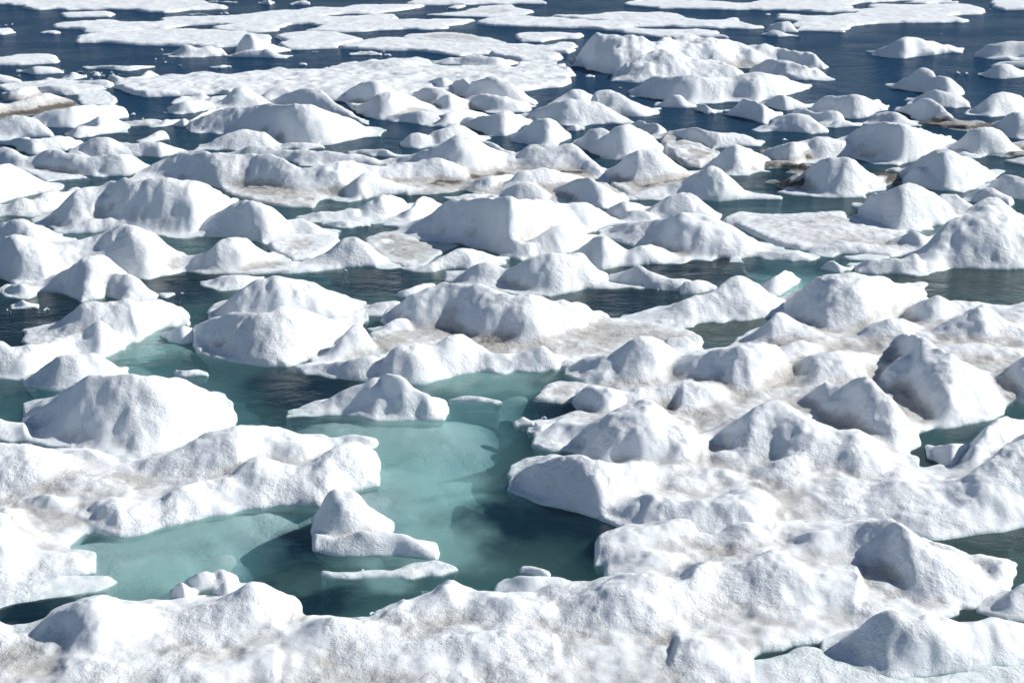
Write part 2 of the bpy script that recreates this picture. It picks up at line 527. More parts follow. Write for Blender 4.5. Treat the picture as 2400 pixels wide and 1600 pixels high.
    if len(ids) <= 1:
        ob = build_mesh(name, Vf, F, Nf, Df, SNOW, None, org)
    else:
        ob = bpy.data.objects.new(name, None)
        COL.objects.link(ob); ob.location = org
        # cells of parts too small to stand alone go to the largest part
        big = max(ids, key=lambda n: (lab == n).sum())
        lab = np.where(np.isin(lab, ids), lab, big)
        for n in ids:
            pr = parts[n]
            c = build_mesh(pr.name, Vf, F[lab == n], Nf, Df, SNOW, ob, org)
            if pr.label:
                c['label'] = pr.label
    ob['label'] = label
    ob['category'] = cat
    if group:
        ob['group'] = group
    return ob

def keep_any(Z):
    return Z > Z.max() - 0.1

M, S = Mound, Slab
# ------------------------------------------------------------------ the ice, traced floe by floe (far to near)
G_FLAT = 'flat floes drifting on the open water'
G_LUMP = 'rounded lumps of melting ice'
G_BIT = 'small bits of brash ice'
def flat(label, tile, outline, **kw):
    return floe('ice_floe', 'ice floe', label, [S(tile, outline, name='ice_floe', **kw)], group=G_FLAT, rough=0.5, lumpy=0.05)
def lump(label, parts, cat='ice lump', name='ice_lump', **kw):
    return floe(name, cat, label, parts, group=G_LUMP, **kw)

flat('long flat white floe across the top left corner of the water', 'a0', '-200,-30 400,-30 1100,-20 1400,10 1500,35 1578,54 1540,68 1300,75 1150,90 1000,88 900,72 700,68 400,70 200,72 100,45 0,35 -200,32')
flat('short narrow floe like a bar, between the top left floe and the branching floe', 'a0', '405,100 500,91 700,91 800,104 780,120 600,125 440,124')
flat('large branching floe with bays of dark water, left of the top centre', 'a0', '320,182 380,165 560,158 720,148 850,160 1080,165 1090,142 1200,127 1350,122 1600,122 1800,98 2000,80 2150,62 2352,65 2500,40 2750,36 2927,40 2910,56 2750,75 2650,96 2352,100 2220,108 2200,118 2352,125 2600,106 2700,112 2760,146 3050,140 3310,140 3240,162 3120,188 3030,205 2650,207 2352,228 2080,222 2150,205 2180,180 2120,166 1990,172 1930,195 1900,220 1780,230 1600,228 1430,215 1430,200 1550,180 1250,182 1200,210 980,216 760,236 600,235 570,205 340,200')
flat('long pointed flat floe behind the two jagged white bergs', 'a0', '505,275 560,255 900,225 1200,215 1500,228 1700,235 1900,262 1900,290 1780,320 1500,332 1200,327 900,310 520,298', th=0.18)
flat('rounded flat floe just right of the tallest jagged berg', 'a0', '1905,262 1960,240 2100,228 2352,232 2430,245 2440,265 2500,275 2470,290 2360,315 2352,330 2100,345 1950,345 1900,310 1990,290')
flat('long thin flat floe tapering to the right in front of the grey thin sheet', 'b0', '0,322 150,285 250,262 420,268 520,275 560,290 900,305 1300,315 1620,345 1600,372 1300,368 1100,372 800,390 620,372 450,355 200,345 0,338')
flat('thin grey waterlogged sheet between two white floes at top centre', 'b0', '400,255 520,235 700,225 850,235 1000,262 1180,297 1100,303 700,295 450,268', th=0.05, dirt=0.5)
flat('small bright floe with a pointed left end, left of the great hummocked floe', 'b0', '1155,250 1200,240 1500,238 1690,240 1650,262 1480,278 1400,292 1250,290 1180,266')
flat('thin floe scrap touching the left face of the great hummocked floe', 'b0', '1400,312 1500,298 1640,292 1660,330 1600,340 1480,330', th=0.07)
flat('very long flat floe behind the great hummocked floe, right of top centre', 'b0', '910,168 1000,130 1150,115 1380,130 1700,150 1880,158 1760,148 1380,122 1650,118 1900,94 2200,100 2352,112 2470,145 2620,152 2650,138 2750,140 2760,160 2850,180 2942,194 2850,206 2550,198 2352,190 2000,190 1950,197 2100,210 2352,213 2550,216 2650,235 2640,265 2300,262 2000,242 1880,218 1700,200 1300,195 1000,187')
flat('broad spreading floe with a forked right end, right side of the top edge', 'c0', '-430,30 -350,5 -200,-8 0,10 300,22 480,35 500,18 600,5 900,-12 1500,-12 1700,-2 1900,5 1500,12 1250,22 1120,42 1200,62 1180,68 1260,78 1310,68 1220,45 1350,38 1700,42 1970,38 2078,68 2060,96 1850,118 1955,147 1900,156 1500,162 1150,182 1145,205 1110,224 1010,226 770,222 760,178 740,150 600,138 630,115 720,105 900,122 1150,112 1180,95 900,84 500,70 0,68 -200,62 -380,42')
flat('slim floe lying in the bay of the forked floe at the top right', 'c0', '1530,22 1700,2 1930,14 1700,31', th=0.09)
flat('rounded floe cut by the top right corner of the frame', 'c0', '2108,15 2200,-5 2450,-15 2500,72 2200,73 2130,55')
flat('flat floe on the top edge left of centre with a broad right end', 'b0', '430,30 520,-5 900,-14 1410,3 1400,23 1150,32 800,42 500,40')
flat('ragged grey sheet of brash ice below the top centre floe', 'b0', '530,107 750,90 850,75 930,52 1150,36 1350,90 1250,107 1000,120 700,112', th=0.07, dirt=0.35)
flat('tiny flat sheet left of the ragged grey brash sheet', 'b0', '690,54 780,42 845,45 820,62', th=0.08)
flat('small floe stub on the left edge above the thin brash strip', 'a0', '-120,212 0,208 80,204 140,222 60,238 -120,240')
flat('thin strip of brash right of the small left edge stub', 'a0', '230,230 350,217 420,232 350,242', th=0.08, dirt=0.2)
flat('tiny flat cake alone on the water above the blocky pair at right', 'c0', '535,105 570,97 628,104 580,113', th=0.05)
flat('snow dusted floe on the left edge with small knobs on top', 'a0', '-80,415 0,412 100,395 180,386 350,392 428,416 380,437 150,452 -80,455', th=0.16)

def bit(label, tile, crest, base, **kw):
    return floe('brash_ice', 'brash ice', label, [M(tile, crest, base, slope=1.2, back=1.1, apron=0.3, name='brash_ice', **kw)], group=G_BIT, rough=0.8, bottom=-0.25 if tile[1] in '01' else -0.1, soft=0)
bit('brash bits left of the small double crumb near the top left', 'a0', '1310,102 1380,88 1420,100', '1310,107 1420,107')
bit('left crumb of the pair just under the tip of the top left floe', 'a0', '1480,92 1510,84 1530,92', '1480,99 1530,99')
bit('right crumb of the pair just under the tip of the top left floe', 'a0', '1560,92 1575,80 1592,92', '1560,99 1592,98')
bit('little pile of brash at the top edge, a third of the way across', 'a0', '1770,18 1830,-4 1878,12', '1775,30 1830,38 1878,24')
bit('small brash heap on the top edge right of the little pile', 'a0', '2000,28 2070,12 2115,-2 2128,22', '2000,36 2128,32')
bit('small white bit on the top edge beyond the tip of the long top left floe', 'a0', '1450,10 1520,2 1595,10', '1450,18 1595,18')
bit('oblong floating bit below the long thin floe, with a crumb beside it', 'b0', '100,368 150,350 240,352 255,372', '105,380 250,380')
bit('crumb beside the oblong bit below the long thin floe', 'b0', '280,375 300,362 322,378', '280,386 322,386')
bit('pale bit floating alone in front of the tallest jagged berg', 'a0', '1490,462 1550,444 1588,456', '1490,469 1588,467')
bit('ice crumb beyond the turquoise water behind the wide pale floe', 'a0', '2088,445 2110,430 2132,442', '2088,454 2132,452')
bit('pale wedge bit right of the glassy pressure crumbs', 'a0', '2240,472 2268,452 2292,466', '2240,480 2292,478')
bit('small white cube of ice standing on the far rim of the wide pale floe', 'a0', '1555,522 1577,502 1606,530', '1555,536 1606,536')
bit('tiny bit floating behind the right shoulder of the great floe', 'c0', '-690,525 -660,512 -630,525', '-690,530 -630,530')

# the two jagged bergs and their neighbours
lump('crumbly low white berg, left one of the jagged pair in the far water', [
    M('a0', '1152,385 1200,335 1260,297 1330,302 1395,312 1400,278 1430,272 1468,295 1530,330 1548,352', '1152,390 1350,394 1548,380', slope=1.3)], rough=1.4, cat='small berg')
lump('tallest jagged berg with a tilted clear slab, far water left of centre', [
    M('a0', '1635,330 1640,265 1665,222 1695,200 1780,250 1878,282 1890,318 1980,345', '1640,370 1750,385 1980,352', slope=1.6, p=1.6, name='ice_slab', label='tilted pale slab'),
    M('a0', '1560,384 1640,345 1700,325 1780,318 1860,330 1965,388', '1560,388 1700,402 1965,397', slope=1.2)], rough=1.4, cat='small berg')
lump('bumpy white cake at far left between the knobbed floe and the brown ice', [
    M('a0', '170,492 210,455 280,443 380,458 432,500', '172,500 220,518 430,508')])
lump('small peaked white lump right of the bumpy cake at far left', [
    M('a0', '470,528 490,500 522,474 562,508 612,522', '470,537 520,548 612,528')])
lump('long low snowy bar behind the left end of the wide pale floe', [
    M('a0', '595,460 700,443 850,450 1000,433 1100,456', '600,468 750,490 950,482 1100,462')])
lump('narrow upright stub below the long low snowy bar', [M('a0', '660,512 678,478 700,470 710,495 712,515', '660,524 712,524', slope=1.4)])
lump('grainy white heap standing behind the left end of the wide pale floe', [
    M('a0', '950,540 985,500 1010,475 1060,478 1088,500 1085,525', '950,552 1085,532', slope=1.3)])
lump('pale glassy heap on the far rim of the wide floe, right of the grainy heap', [
    M('a0', '1143,520 1150,488 1185,482 1230,500 1300,520', '1143,538 1300,534', slope=1.3)])
lump('thin glassy pressure crumbs at the far rim of the wide pale floe', [
    M('a0', '1655,525 1800,508 1940,492 1980,468 2050,475 2120,462 2170,444 2188,475 2165,520', '1655,532 1900,530 2165,526', slope=1.2)], rough=1.5)

crumbs = [('a0', '540,500 610,520 700,505 780,498 30,640 110,600 420,620 470,600 590,610 690,600 730,570 150,520 450,490 880,470 1120,560 1180,430 1250,450 1420,430 980,820 900,790 2050,480 2300,465 2220,500 560,480 590,474 640,500 800,512 740,518 850,508 455,548 620,548 480,505 130,555 410,470 60,180 95,172 1100,405 1140,432 1080,345 1960,352 2150,355 2230,380 2210,330 1120,398 1050,408'),
          ('b0', '1265,308 285,352 1690,522 1665,515 1945,610 740,60'), ('c0', '800,250 1900,505 1970,510 2090,58 1800,235 190,965 1385,872 690,962'),
          ('b2', '150,355 640,250'), ('b3', '1340,260 1400,225'), ('b4', '1580,480 210,690 150,400'), ('b1', '20,980 1130,925 2200,1108'), ('a2', '330,362 60,368 980,150 1250,250')]
for tl, sp in crumbs:
    for w in sp.split():
        x, y = [float(q) for q in w.split(',')]
        e = random.Random(int(x * 7 + y)).uniform(9, 20)
        floe('ice_crumb', 'brash ice', 'tiny white crumb of brash ice floating by itself in open water',
             [M(tl, '%f,%f %f,%f %f,%f' % (x - e, y, x + e * 0.2, y - e * 0.75, x + e, y + 1), '%f,%f %f,%f' % (x - e, y + 3, x + e, y + 4), slope=1.2, back=1.2, name='ice_crumb', apron=0)],
             group='tiny crumbs of brash ice', rough=0.5, bottom=-0.3 if tl[1] in '01' else -0.1, soft=0)

# brown and white jumble at the left edge
G_J = 'jumbled lumps at the far left'
def jl(label, parts, **kw):
    return floe('ice_lump', 'ice lump', label, parts, group=G_J, **kw)
jl('low grey white lump on the left edge above the brown ice', [M('a0', '-60,510 0,508 50,514 130,545 172,562', '-60,582 0,582 120,574 172,570', dirt=0.3)])
jl('thin pale sheet under the small jumble near the left edge', [S('a0', '-40,600 60,580 200,570 320,560 500,560 640,570 740,600 760,620 560,640 300,640 60,640', th=0.08, dirt=0.1)])
jl('small bright block just above the dark brown mound at the left', [M('a0', '225,572 260,534 300,558 378,566', '228,592 378,582')])
jl('grainy little lump right of the small bright block at the left', [M('a0', '318,547 370,515 427,546', '320,563 427,560')])
jl('low rubble strip joining the wide pale floe at its left tip', [M('a0', '500,577 560,550 650,545 720,525 750,560', '500,592 735,602')])
jl('knobbly stained mound with an arch, left edge behind the brown ice', [
    M('a0', '15,662 30,625 80,612 120,612 150,574 232,572 250,620', '15,695 150,695 250,665', dirt=0.75)])
jl('rounded cream coloured block behind the brown ice at the left', [
    M('a0', '250,602 280,580 450,588 542,600 552,640', '250,645 400,658 552,652', dirt=0.45)])
jl('large brown stained slumping lump on the left edge', [
    M('a0', '-60,712 0,705 100,690 180,688 240,730', '-60,825 0,822 60,805 240,790', dirt=1.0),
    M('a0', '180,690 240,650 300,618 400,650 515,685 512,728', '200,790 250,782 400,752 512,738', dirt=1.0)], k=0.12)
jl('flat glassy greenish slab in front of the cream block', [S('a0', '510,620 620,600 780,640 830,700 800,732 560,724 510,690', th=0.05, dirt=-0.2)])
jl('small round lump peeping over the long smooth bar at the left', [M('a0', '555,735 610,700 668,726', '555,745 668,742')])
jl('long smooth white bar with a blunt right end, left side', [
    M('a0', '195,805 400,752 560,730 700,718 800,730 860,762 858,800', '200,870 500,885 835,822 858,808')])
jl('hooded lump with a dimpled side in front of the long smooth bar', [
    M('a0', '570,862 630,800 680,763 780,790 830,840 840,868', '580,900 650,935 800,895 840,872'),
    M('a0', '478,925 550,858 640,880 700,880 760,900 805,900', '480,935 520,953 650,938 805,905')])
jl('broad smooth white mound on the left edge behind the grey hummocks', [
    M('a0', '-60,840 0,832 100,780 180,800 300,820 375,930', '-60,955 0,952 375,948')])
jl('low beige brash strip crossing the channel at the left', [M('a0', '832,850 870,828 980,820 1080,803 1112,830 1095,850', '832,862 1000,866 1095,860', dirt=0.6)])
jl('small bright cake at the right end of the beige brash strip', [M('a0', '1088,852 1130,803 1190,812 1238,822', '1090,868 1160,872 1238,838')])
jl('round knob touching the left foot of the humpbacked lump', [M('a0', '1210,862 1240,815 1285,805 1335,850', '1210,876 1290,882 1335,862')])

# wide pale floe and the cluster behind centre
lump('big smooth humpbacked lump with two shaded hollows, left of centre in the middle distance', [
    M('a0', '1292,882 1330,830 1420,785 1550,732 1650,710 1800,693 1900,698 2000,710 2200,728 2352,772 2450,840 2540,890 2595,936', '1292,908 1420,918 1560,920 1700,935 1900,965 2000,1002 2230,1005 2352,985 2450,958 2595,944', slope=1.05, p=2.3, keep=0.7)])
lump('smooth grey lump in front of the big humpbacked lump', [
    M('a0', '1380,1022 1440,985 1500,950 1600,900 1700,873 1770,875 1850,920 1900,965 1945,1005', '1380,1030 1500,1036 1640,1036 1945,1022', slope=0.9)])
lump('low creamy ledge at the foot of the big humpbacked lump', [
    M('a0', '1935,1005 1985,970 2060,972 2120,960 2232,1005', '1940,1022 2120,1028 2232,1018', dirt=0.4)])
lump('sharp white peak behind the left shoulder of the humpbacked lump', [
    M('a0', '1488,722 1580,650 1640,600 1680,580 1730,612 1780,655 1822,695', '1488,745 1822,740', slope=1.0)])
lump('smooth white back rising behind the big humpbacked lump', [
    M('a0', '1800,660 1860,603 1960,590 2060,640', '1800,700 2060,700'),
    M('a0', '1858,705 1950,652 2030,635 2070,605 2130,593 2190,605 2260,655 2352,735 2450,788 2550,850', '1858,735 2352,800 2550,862', slope=0.8)])
lump('rounded loaf over dark water, left of the sharp white peak', [
    M('a0', '1153,742 1190,705 1300,675 1400,678 1445,702', '1153,765 1185,783 1300,786 1445,750', slope=1.4, p=2.8)])
lump('pair of small knobs on top of the rounded loaf', [
    M('a0', '1190,692 1260,643 1330,665', '1190,712 1330,700'),
    M('a0', '1325,672 1370,633 1410,638 1442,682', '1325,700 1442,695')])
lump('low smooth lump between the rounded loaf and the sharp white peak', [
    M('a0', '1425,695 1480,660 1585,643 1600,690', '1430,730 1600,720')])
lump('pale shoulder at the left end of the humpbacked lump', [
    M('a0', '1308,835 1360,780 1420,735 1470,722 1532,738', '1308,885 1400,860 1532,800')])
floe('ice_floe', 'ice floe', 'wide pale flat floe stretching across the middle distance, behind the cluster of mounds', [
    S('b0', '-1607,547 -1590,533 -1490,560 -1200,537 -1000,515 -750,530 -410,500 -250,515 0,462 150,435 400,420 560,430 740,480 900,478 1200,478 1300,430 1450,418 1587,456 1540,480 1587,505 1572,592 1400,615 1200,640 800,640 0,700 -400,700 -850,650 -1150,665 -1370,677 -1450,650 -1560,612', th=0.2, w=0.2),
    M('b0', '-200,540 0,462 150,430 400,418 560,428 742,485', '-200,560 0,500 400,512 600,505 742,492', slope=0.4, back=0.4)], group=G_FLAT, rough=0.9, lumpy=0.14)
lump('low bumpy snowy mound on the wide floe, beside the blue pool at top centre', [
    M('b0', '590,432 640,405 690,402 700,380 735,385 742,402 820,385 900,366 980,372 1080,395 1240,432', '590,442 800,448 1080,467 1240,442')])
flat('smooth white floe with a blunt right tip behind the low bumpy mound', 'b0', '1000,385 1060,362 1150,348 1300,365 1400,372 1522,398 1515,418 1250,428 1100,410', th=0.25)

lump('undercut block of old layered ice with a sandy rim, right of the cluster', [
    M('b0', '780,535 800,522 850,520 920,548 1000,538 1070,518 1150,545 1240,600 1280,640 1297,705', '820,640 850,668 1000,722 1200,735 1297,722', slope=1.5, p=3.0, dirt=0.1)])
lump('sunlit wedge behind the left side of the undercut old block', [M('b0', '590,560 650,528 700,515 780,568 832,622', '590,605 700,635 832,632')])
lump('wide cluster of melting hummocks in the middle distance, left of centre', [
    M('b0', '20,665 60,620 100,580 170,545 250,555 330,590 395,632', '20,690 60,712 200,740 395,725', fold=(210,215), label='shaded dome at the back left'),
    M('b0', '118,735 200,670 350,613 440,618 520,650 600,700 655,745', '120,770 180,808 300,832 450,812 655,795', dirt=0.3, label='low bulging lobe'),
    M('b0', '490,632 540,590 585,570 680,595 750,620 832,668', '490,710 650,730 832,725', label='bright central hummock'),
    M('b0', '640,712 680,670 720,650 790,665 870,682', '640,770 760,790 870,765', dirt=0.35),
    M('b0', '870,682 900,640 940,628 1000,635 1160,670 1292,705 1282,760', '870,750 1000,772 1200,780 1282,766', label='long smooth right arm'),
    M('b0', '280,812 390,790 500,765 620,758 680,800', '290,828 450,843 520,860 682,850', dirt=0.1),
    S('b0', '10,690 400,720 870,730 860,770 680,800 280,828 170,805 110,770 20,712', th=0.12, dirt=0.55)], k=0.10)
lump('smooth lump with a shaded flat left face, left half of the middle pair', [
    M('b0', '632,862 665,840 700,780 740,745 785,728 880,730 995,776', '632,870 700,884 830,860 995,830', fold=(760,690))])
lump('saddle backed mound with a peak at its right end, right half of the middle pair', [
    M('b0', '780,838 850,790 920,797 990,795 1080,735 1150,730 1230,770 1298,836', '790,850 940,903 1050,941 1160,941 1298,842', fold=(1090,1065))])
lump('rounded cone of ice standing alone in the centre, in front of the long humped lump', [
    M('b0', '1165,958 1230,900 1300,850 1380,797 1430,798 1500,850 1592,940', '1165,968 1280,988 1380,1007 1450,1008 1592,948', fold=(1410,1400))])
lump('long humped lump with a bright point, centre right of the cluster', [
    M('b0', '1265,805 1330,755 1400,718 1500,690 1590,680 1680,685 1780,700 1850,730 1920,780 2000,842', '1265,815 1300,832 1540,862 1800,853 1960,850 2000,848', label='long low front hump'),
    M('b0', '1492,690 1540,630 1590,603 1645,612 1740,662', '1492,720 1740,710', label='small back dome'),
    M('b0', '1730,660 1780,625 1840,594 1900,622 2050,700 2120,735 2187,777', '1730,800 1900,800 2090,812 2187,784', label='pointed right hump')])
bit('flat oval cake in the water between the cone and the long humped lump', 'b0', '1558,888 1600,865 1640,866 1672,882', '1558,900 1620,905 1672,896')
lump('blunt shaded shoulder behind the left flank of the square faced lump', [
    M('b0', '1588,978 1650,925 1705,890 1790,880 1835,868 1860,900', '1590,995 1690,1042 1860,1050')])
lump('square faced lump with a sharp sunlit corner, right of the rounded cone', [
    M('b0', '1700,1002 1780,940 1850,890 1955,850 2020,864 2090,915 2150,960 2245,1030', '1700,1045 1760,1070 1820,1094 1980,1104 2100,1062 2245,1042', fold=(1890,1800), slope=1.2)])
lump('low ribbed lump with a notch, left of the middle pair in open water', [
    M('b0', '406,985 430,950 470,920 540,905 600,915 625,960', '406,1012 480,1022 560,1024 625,1012', slope=1.2),
    M('b0', '610,925 650,895 720,880 760,850 795,838 850,850 920,890 980,938 992,970', '600,1012 700,1014 850,1000 992,980')], k=0.03)
lump('gable shaped smooth lump seen over the dark channel, right of centre', [
    M('b0', '1975,850 2020,825 2070,813 2150,840 2235,892', '1980,862 2080,903 2180,948 2235,920')])
lump('low saddle between two rounded tops, behind the dirty rubble on the right', [
    M('c0', '-175,950 -130,905 -60,888 0,892 90,860 150,880 200,912 290,912 380,896 450,922 550,1000', '-175,955 -100,962 0,972 180,1030 380,1015 550,1008')])

# the great hummocked floe
floe('hummocked_floe', 'ice floe', 'great hummocked old floe rising from dark water, upper right of centre', [
    M('b0', '1605,412 1622,350 1640,310 1680,268 1720,238 1850,218 2000,233 2150,248 2300,238 2480,245 2640,268 2800,295 2950,330 3050,360 3110,405', '1605,445 1680,480 1840,518 2000,515 2300,490 2700,470 3110,455', slope=0.75, p=2.6, dirt=0.12, label='long snowy crest with a steep left end'),
    M('b0', '1875,505 1990,412 2100,335 2170,325 2240,355 2300,372 2450,390 2600,415 2800,500', '1890,560 2000,582 2120,572 2500,565 2800,560', slope=0.6, dirt=0.15, label='smooth wedge with a shaded left side'),
    M('c0', '480,425 510,360 540,310 560,300 595,318 625,382', '470,445 560,450 625,430', slope=1.2, label='bright horn'),
    M('c0', '600,382 640,338 680,330 735,372 800,370 860,338 920,355 970,440 966,475', '600,440 800,470 966,478', slope=1.2, dirt=0.15),
    M('c0', '500,445 620,420 740,425 850,408 930,450 985,490 1018,542', '500,510 700,545 820,560 1018,550', slope=0.8)], k=0.08, rough=2.4, dirt=0.15)
lump('smooth pale loaf in front of the great hummocked floe', [
    M('c0', '-325,635 -300,585 -250,530 -180,508 -100,506 0,518 120,520 250,520 330,535', '-325,660 -150,682 0,703 50,708 330,695', slope=1.1, p=2.6),
    M('c0', '250,530 400,510 540,494 620,489 700,520 790,560 872,582 875,602', '250,705 350,692 550,702 660,670 750,652 875,608', slope=1.1, p=2.4)])
lump('small rounded foot at the left corner of the smooth pale loaf', [
    M('c0', '-180,722 -140,690 -95,660 0,620 20,680 40,722', '-180,730 -50,748 42,742', slope=1.1)])
lump('blocky white chunk with a flat top at the left tip of the forked floe', [
    M('c0', '595,195 600,152 640,141 710,140 752,162 768,212', '590,222 680,230 768,228', slope=1.6, p=3)])
lump('low smooth chunk in front of the blocky chunk by the forked floe', [
    M('c0', '580,232 600,205 660,194 720,215 775,244', '580,247 680,255 775,250')])
lump('isolated berg with a long bumpy crest in dark water, upper right', [
    M('c0', '1258,362 1330,335 1400,322 1460,285 1560,258 1640,270 1700,287 1780,264 1850,300 1915,347', '1258,368 1330,394 1500,404 1700,390 1915,354', slope=1.1, p=2.6)], rough=1.3)
lump('thick white slab cut by the right edge, uppermost of the right edge stack', [
    M('c0', '2058,350 2070,305 2120,287 2180,282 2352,277 2520,275', '2058,385 2120,404 2352,404 2520,404', slope=1.8, p=3)])
lump('thin white tongue under the thick slab on the right edge', [M('c0', '2165,400 2190,379 2352,384 2520,388', '2165,414 2350,416 2520,416', slope=1.5)])
lump('pale lobe on the right edge behind the low smooth wedge', [M('c0', '2168,442 2185,420 2352,418 2520,418', '2168,465 2350,472 2520,472', slope=1.5)])
lump('low smooth wedge on the right edge, lowest of the right edge stack', [
    M('c0', '2065,517 2110,475 2150,450 2230,444 2300,465 2352,480 2450,505', '2068,528 2140,548 2280,542 2450,515')])
lump('two humped lump with a curled knob on its left, upper right', [
    M('c0', '1448,595 1480,565 1520,543 1580,530 1600,500 1640,467 1700,468 1745,482 1750,520', '1448,612 1600,642 1750,645', slope=1.2),
    M('c0', '1680,560 1740,515 1800,505 1870,535 1920,580 1952,600 1957,642', '1680,645 1800,665 1957,662', slope=1.2)])
lump('grey shouldered lump leaning against the two humped lump', [
    M('c0', '1580,692 1620,665 1680,640 1755,600 1850,640 1950,655 1975,690 1992,722', '1580,710 1700,735 1850,745 1992,738', slope=1.0)])
lump('hooked rough lump whose right tail runs into dirty brash', [
    M('c0', '1495,748 1530,715 1570,697 1650,675 1740,702 1830,765 1860,820', '1495,762 1560,800 1620,822 1750,842 1860,878', slope=1.0, dirt=0.1),
    M('c0', '1740,790 1840,790 1930,850 1950,880', '1740,860 1870,885 1950,893', dirt=1.0, slope=0.6)])
lump('dirty low brash tongue under the hooked rough lump', [S('c0', '1560,835 1700,840 1900,850 2000,862 2150,868 2150,882 1950,898 1750,880 1600,860', th=0.08, dirt=0.95)], cat='brash ice', lumpy=0.2)
lump('smooth white lump by the right edge, left one above the black channel', [
    M('c0', '1988,765 2060,688 2130,645 2192,608 2250,612 2320,635 2450,690', '1990,785 2120,803 2300,783 2450,775')])
lump('smooth white lump cut by the right edge just above the black channel', [
    M('c0', '2138,855 2200,790 2260,762 2310,752 2400,762 2500,800', '2140,885 2250,953 2400,955 2500,950')])
lump('white domed lump with a hollow front face and flat top, upper right', [
    M('c0', '878,752 905,715 940,678 1000,644 1150,643 1330,655 1396,690 1392,742', '880,765 1000,795 1100,812 1200,825 1290,822 1392,752', slope=1.2, p=2.8)])
lump('craggy small dome right of the hollow fronted lump', [
    M('c0', '1295,835 1310,790 1340,760 1440,743 1500,770 1575,820 1583,860', '1295,852 1440,863 1583,864', slope=1.1)])
lump('shaded arching lump on the left of the right hand cluster', [
    M('c0', '308,785 335,735 360,700 440,654 520,690 590,735 672,772', '310,792 430,812 560,853 610,852 672,785', fold=(450,600), slope=1.1)])
lump('pale hummock behind the shaded arching lump', [M('c0', '550,702 630,630 670,628 720,655 800,700 905,722', '550,730 700,770 905,742', dirt=0.15)])
lump('pointed low lump with a straight waterline, front of the right hand cluster', [
    M('c0', '542,892 580,860 640,810 700,770 750,740 800,770 880,800 960,860 1007,912', '545,903 700,913 900,918 1007,920', slope=1.0)])
lump('smooth knoll joining the pointed low lump and the hollow fronted dome', [
    M('c0', '765,748 822,725 890,770 950,762 1010,742 1060,740 1112,790 1118,822', '765,800 900,838 1000,852 1118,850')])
lump('low creamy lump at the right foot of the smooth knoll', [M('c0', '978,862 1050,820 1130,820 1218,862', '980,872 1050,888 1218,870', dirt=0.3)])
bit('curled little lump alone in the dark water left of the arching lump', 'c0', '88,742 110,722 145,711 200,752 252,767', '90,758 160,788 252,774')

# row 1, left
lump('bumpy grey white hummock behind the left mounds', [
    M('a1', '-60,75 0,72 60,62 130,55 200,70', '-60,110 0,115 200,160', dirt=0.2),
    M('a1', '80,95 130,60 230,68 330,45 420,37 500,60 555,88', '80,130 200,192 300,175 500,155 555,105', dirt=0.3)])
lump('gently sloping white lump ending in a smooth blunt nose in the left channel', [
    M('a1', '478,158 570,80 650,38 720,33 790,70 870,100 950,102', '480,190 700,208 950,200', slope=0.8),
    M('a1', '850,110 1000,88 1130,88 1190,108 1228,132 1230,166', '850,200 950,197 1130,204 1230,172', slope=1.0)])
lump('small tilted fin rising behind the smooth blunt nose', [M('a1', '958,96 1000,55 1040,22 1080,-3 1118,8 1112,62', '960,104 1112,80', slope=1.5)])
lump('long rolling white bank on the left edge with a pointed right end', [
    M('a1', '-60,120 0,118 40,111 100,138 180,183 262,197', '-60,278 100,285 262,295'),
    M('a1', '230,195 330,143 400,150 470,170 570,198 700,206', '230,292 400,305 600,328 700,325'),
    M('a1', '620,205 740,190 860,176 900,178 960,200 1027,270', '620,330 850,332 960,322 1027,276'),
    S('a1', '100,290 600,330 620,345 450,362 320,372 200,320', th=0.06, dirt=0.1)], k=0.1)
bit('small lump in the crease behind the long rolling bank', 'a1', '468,182 540,147 622,192', '470,205 622,205')
lump('smooth white slope on the left edge below the rolling bank', [
    M('a1', '-60,262 60,266 200,310 330,383 378,432', '-60,530 100,490 250,460 378,445', slope=0.7)])
lump('dirty low hummocks between the left slope and the big loaf', [
    M('a1', '-60,530 20,540 80,490 150,458 230,500 300,580', '-60,605 100,605 300,592', dirt=0.3),
    M('a1', '230,478 330,425 450,430 545,398 520,470', '230,595 400,565 520,490', dirt=0.45)])
lump('big broad loaf of ice with a dimpled grey front, left', [
    M('a1', '298,645 340,590 400,530 480,460 560,400 640,365 850,353 1130,343 1330,358 1440,390 1530,450 1625,515', '295,655 340,695 460,728 600,722 700,700 1000,738 1200,738 1400,742 1560,640 1625,570', fold=(1150,1250), slope=0.95, p=2.4, keep=0.7),
    M('a1', '440,700 500,660 560,640 640,625 760,615 860,625 1000,700', '440,728 600,728 720,712 1000,738', dirt=0.3, slope=0.8)], k=0.12)
lump('dimpled grey lump with a bright tail leaning on the right of the big loaf', [
    M('a1', '1328,705 1430,620 1500,570 1560,530 1640,498 1700,486 1800,510 1900,570 2000,640', '1330,745 1550,758 1750,783 1880,793 2000,740', slope=0.9),
    M('a1', '1930,660 2000,620 2060,603 2150,630 2220,680 2290,732', '1930,780 2050,745 2150,762 2290,757')])
lump('flat dirty sheet right of the grey lump, holding low rubble', [
    S('a1', '1840,812 1950,752 2100,730 2352,765 2352,800 2150,900 2000,922 1870,852', th=0.10, dirt=0.3)])
lump('low pointed mound with a bright crest on a thin shelf, left of centre', [
    M('a1', '2095,945 2150,910 2250,850 2352,775 2430,752 2520,780 2600,850 2678,938', '2100,975 2352,968 2678,948'),
    S('a1', '1500,985 1800,990 2080,935 2180,925 2352,940 2352,972 2000,1003 1700,1012', th=0.06, dirt=0.2)])

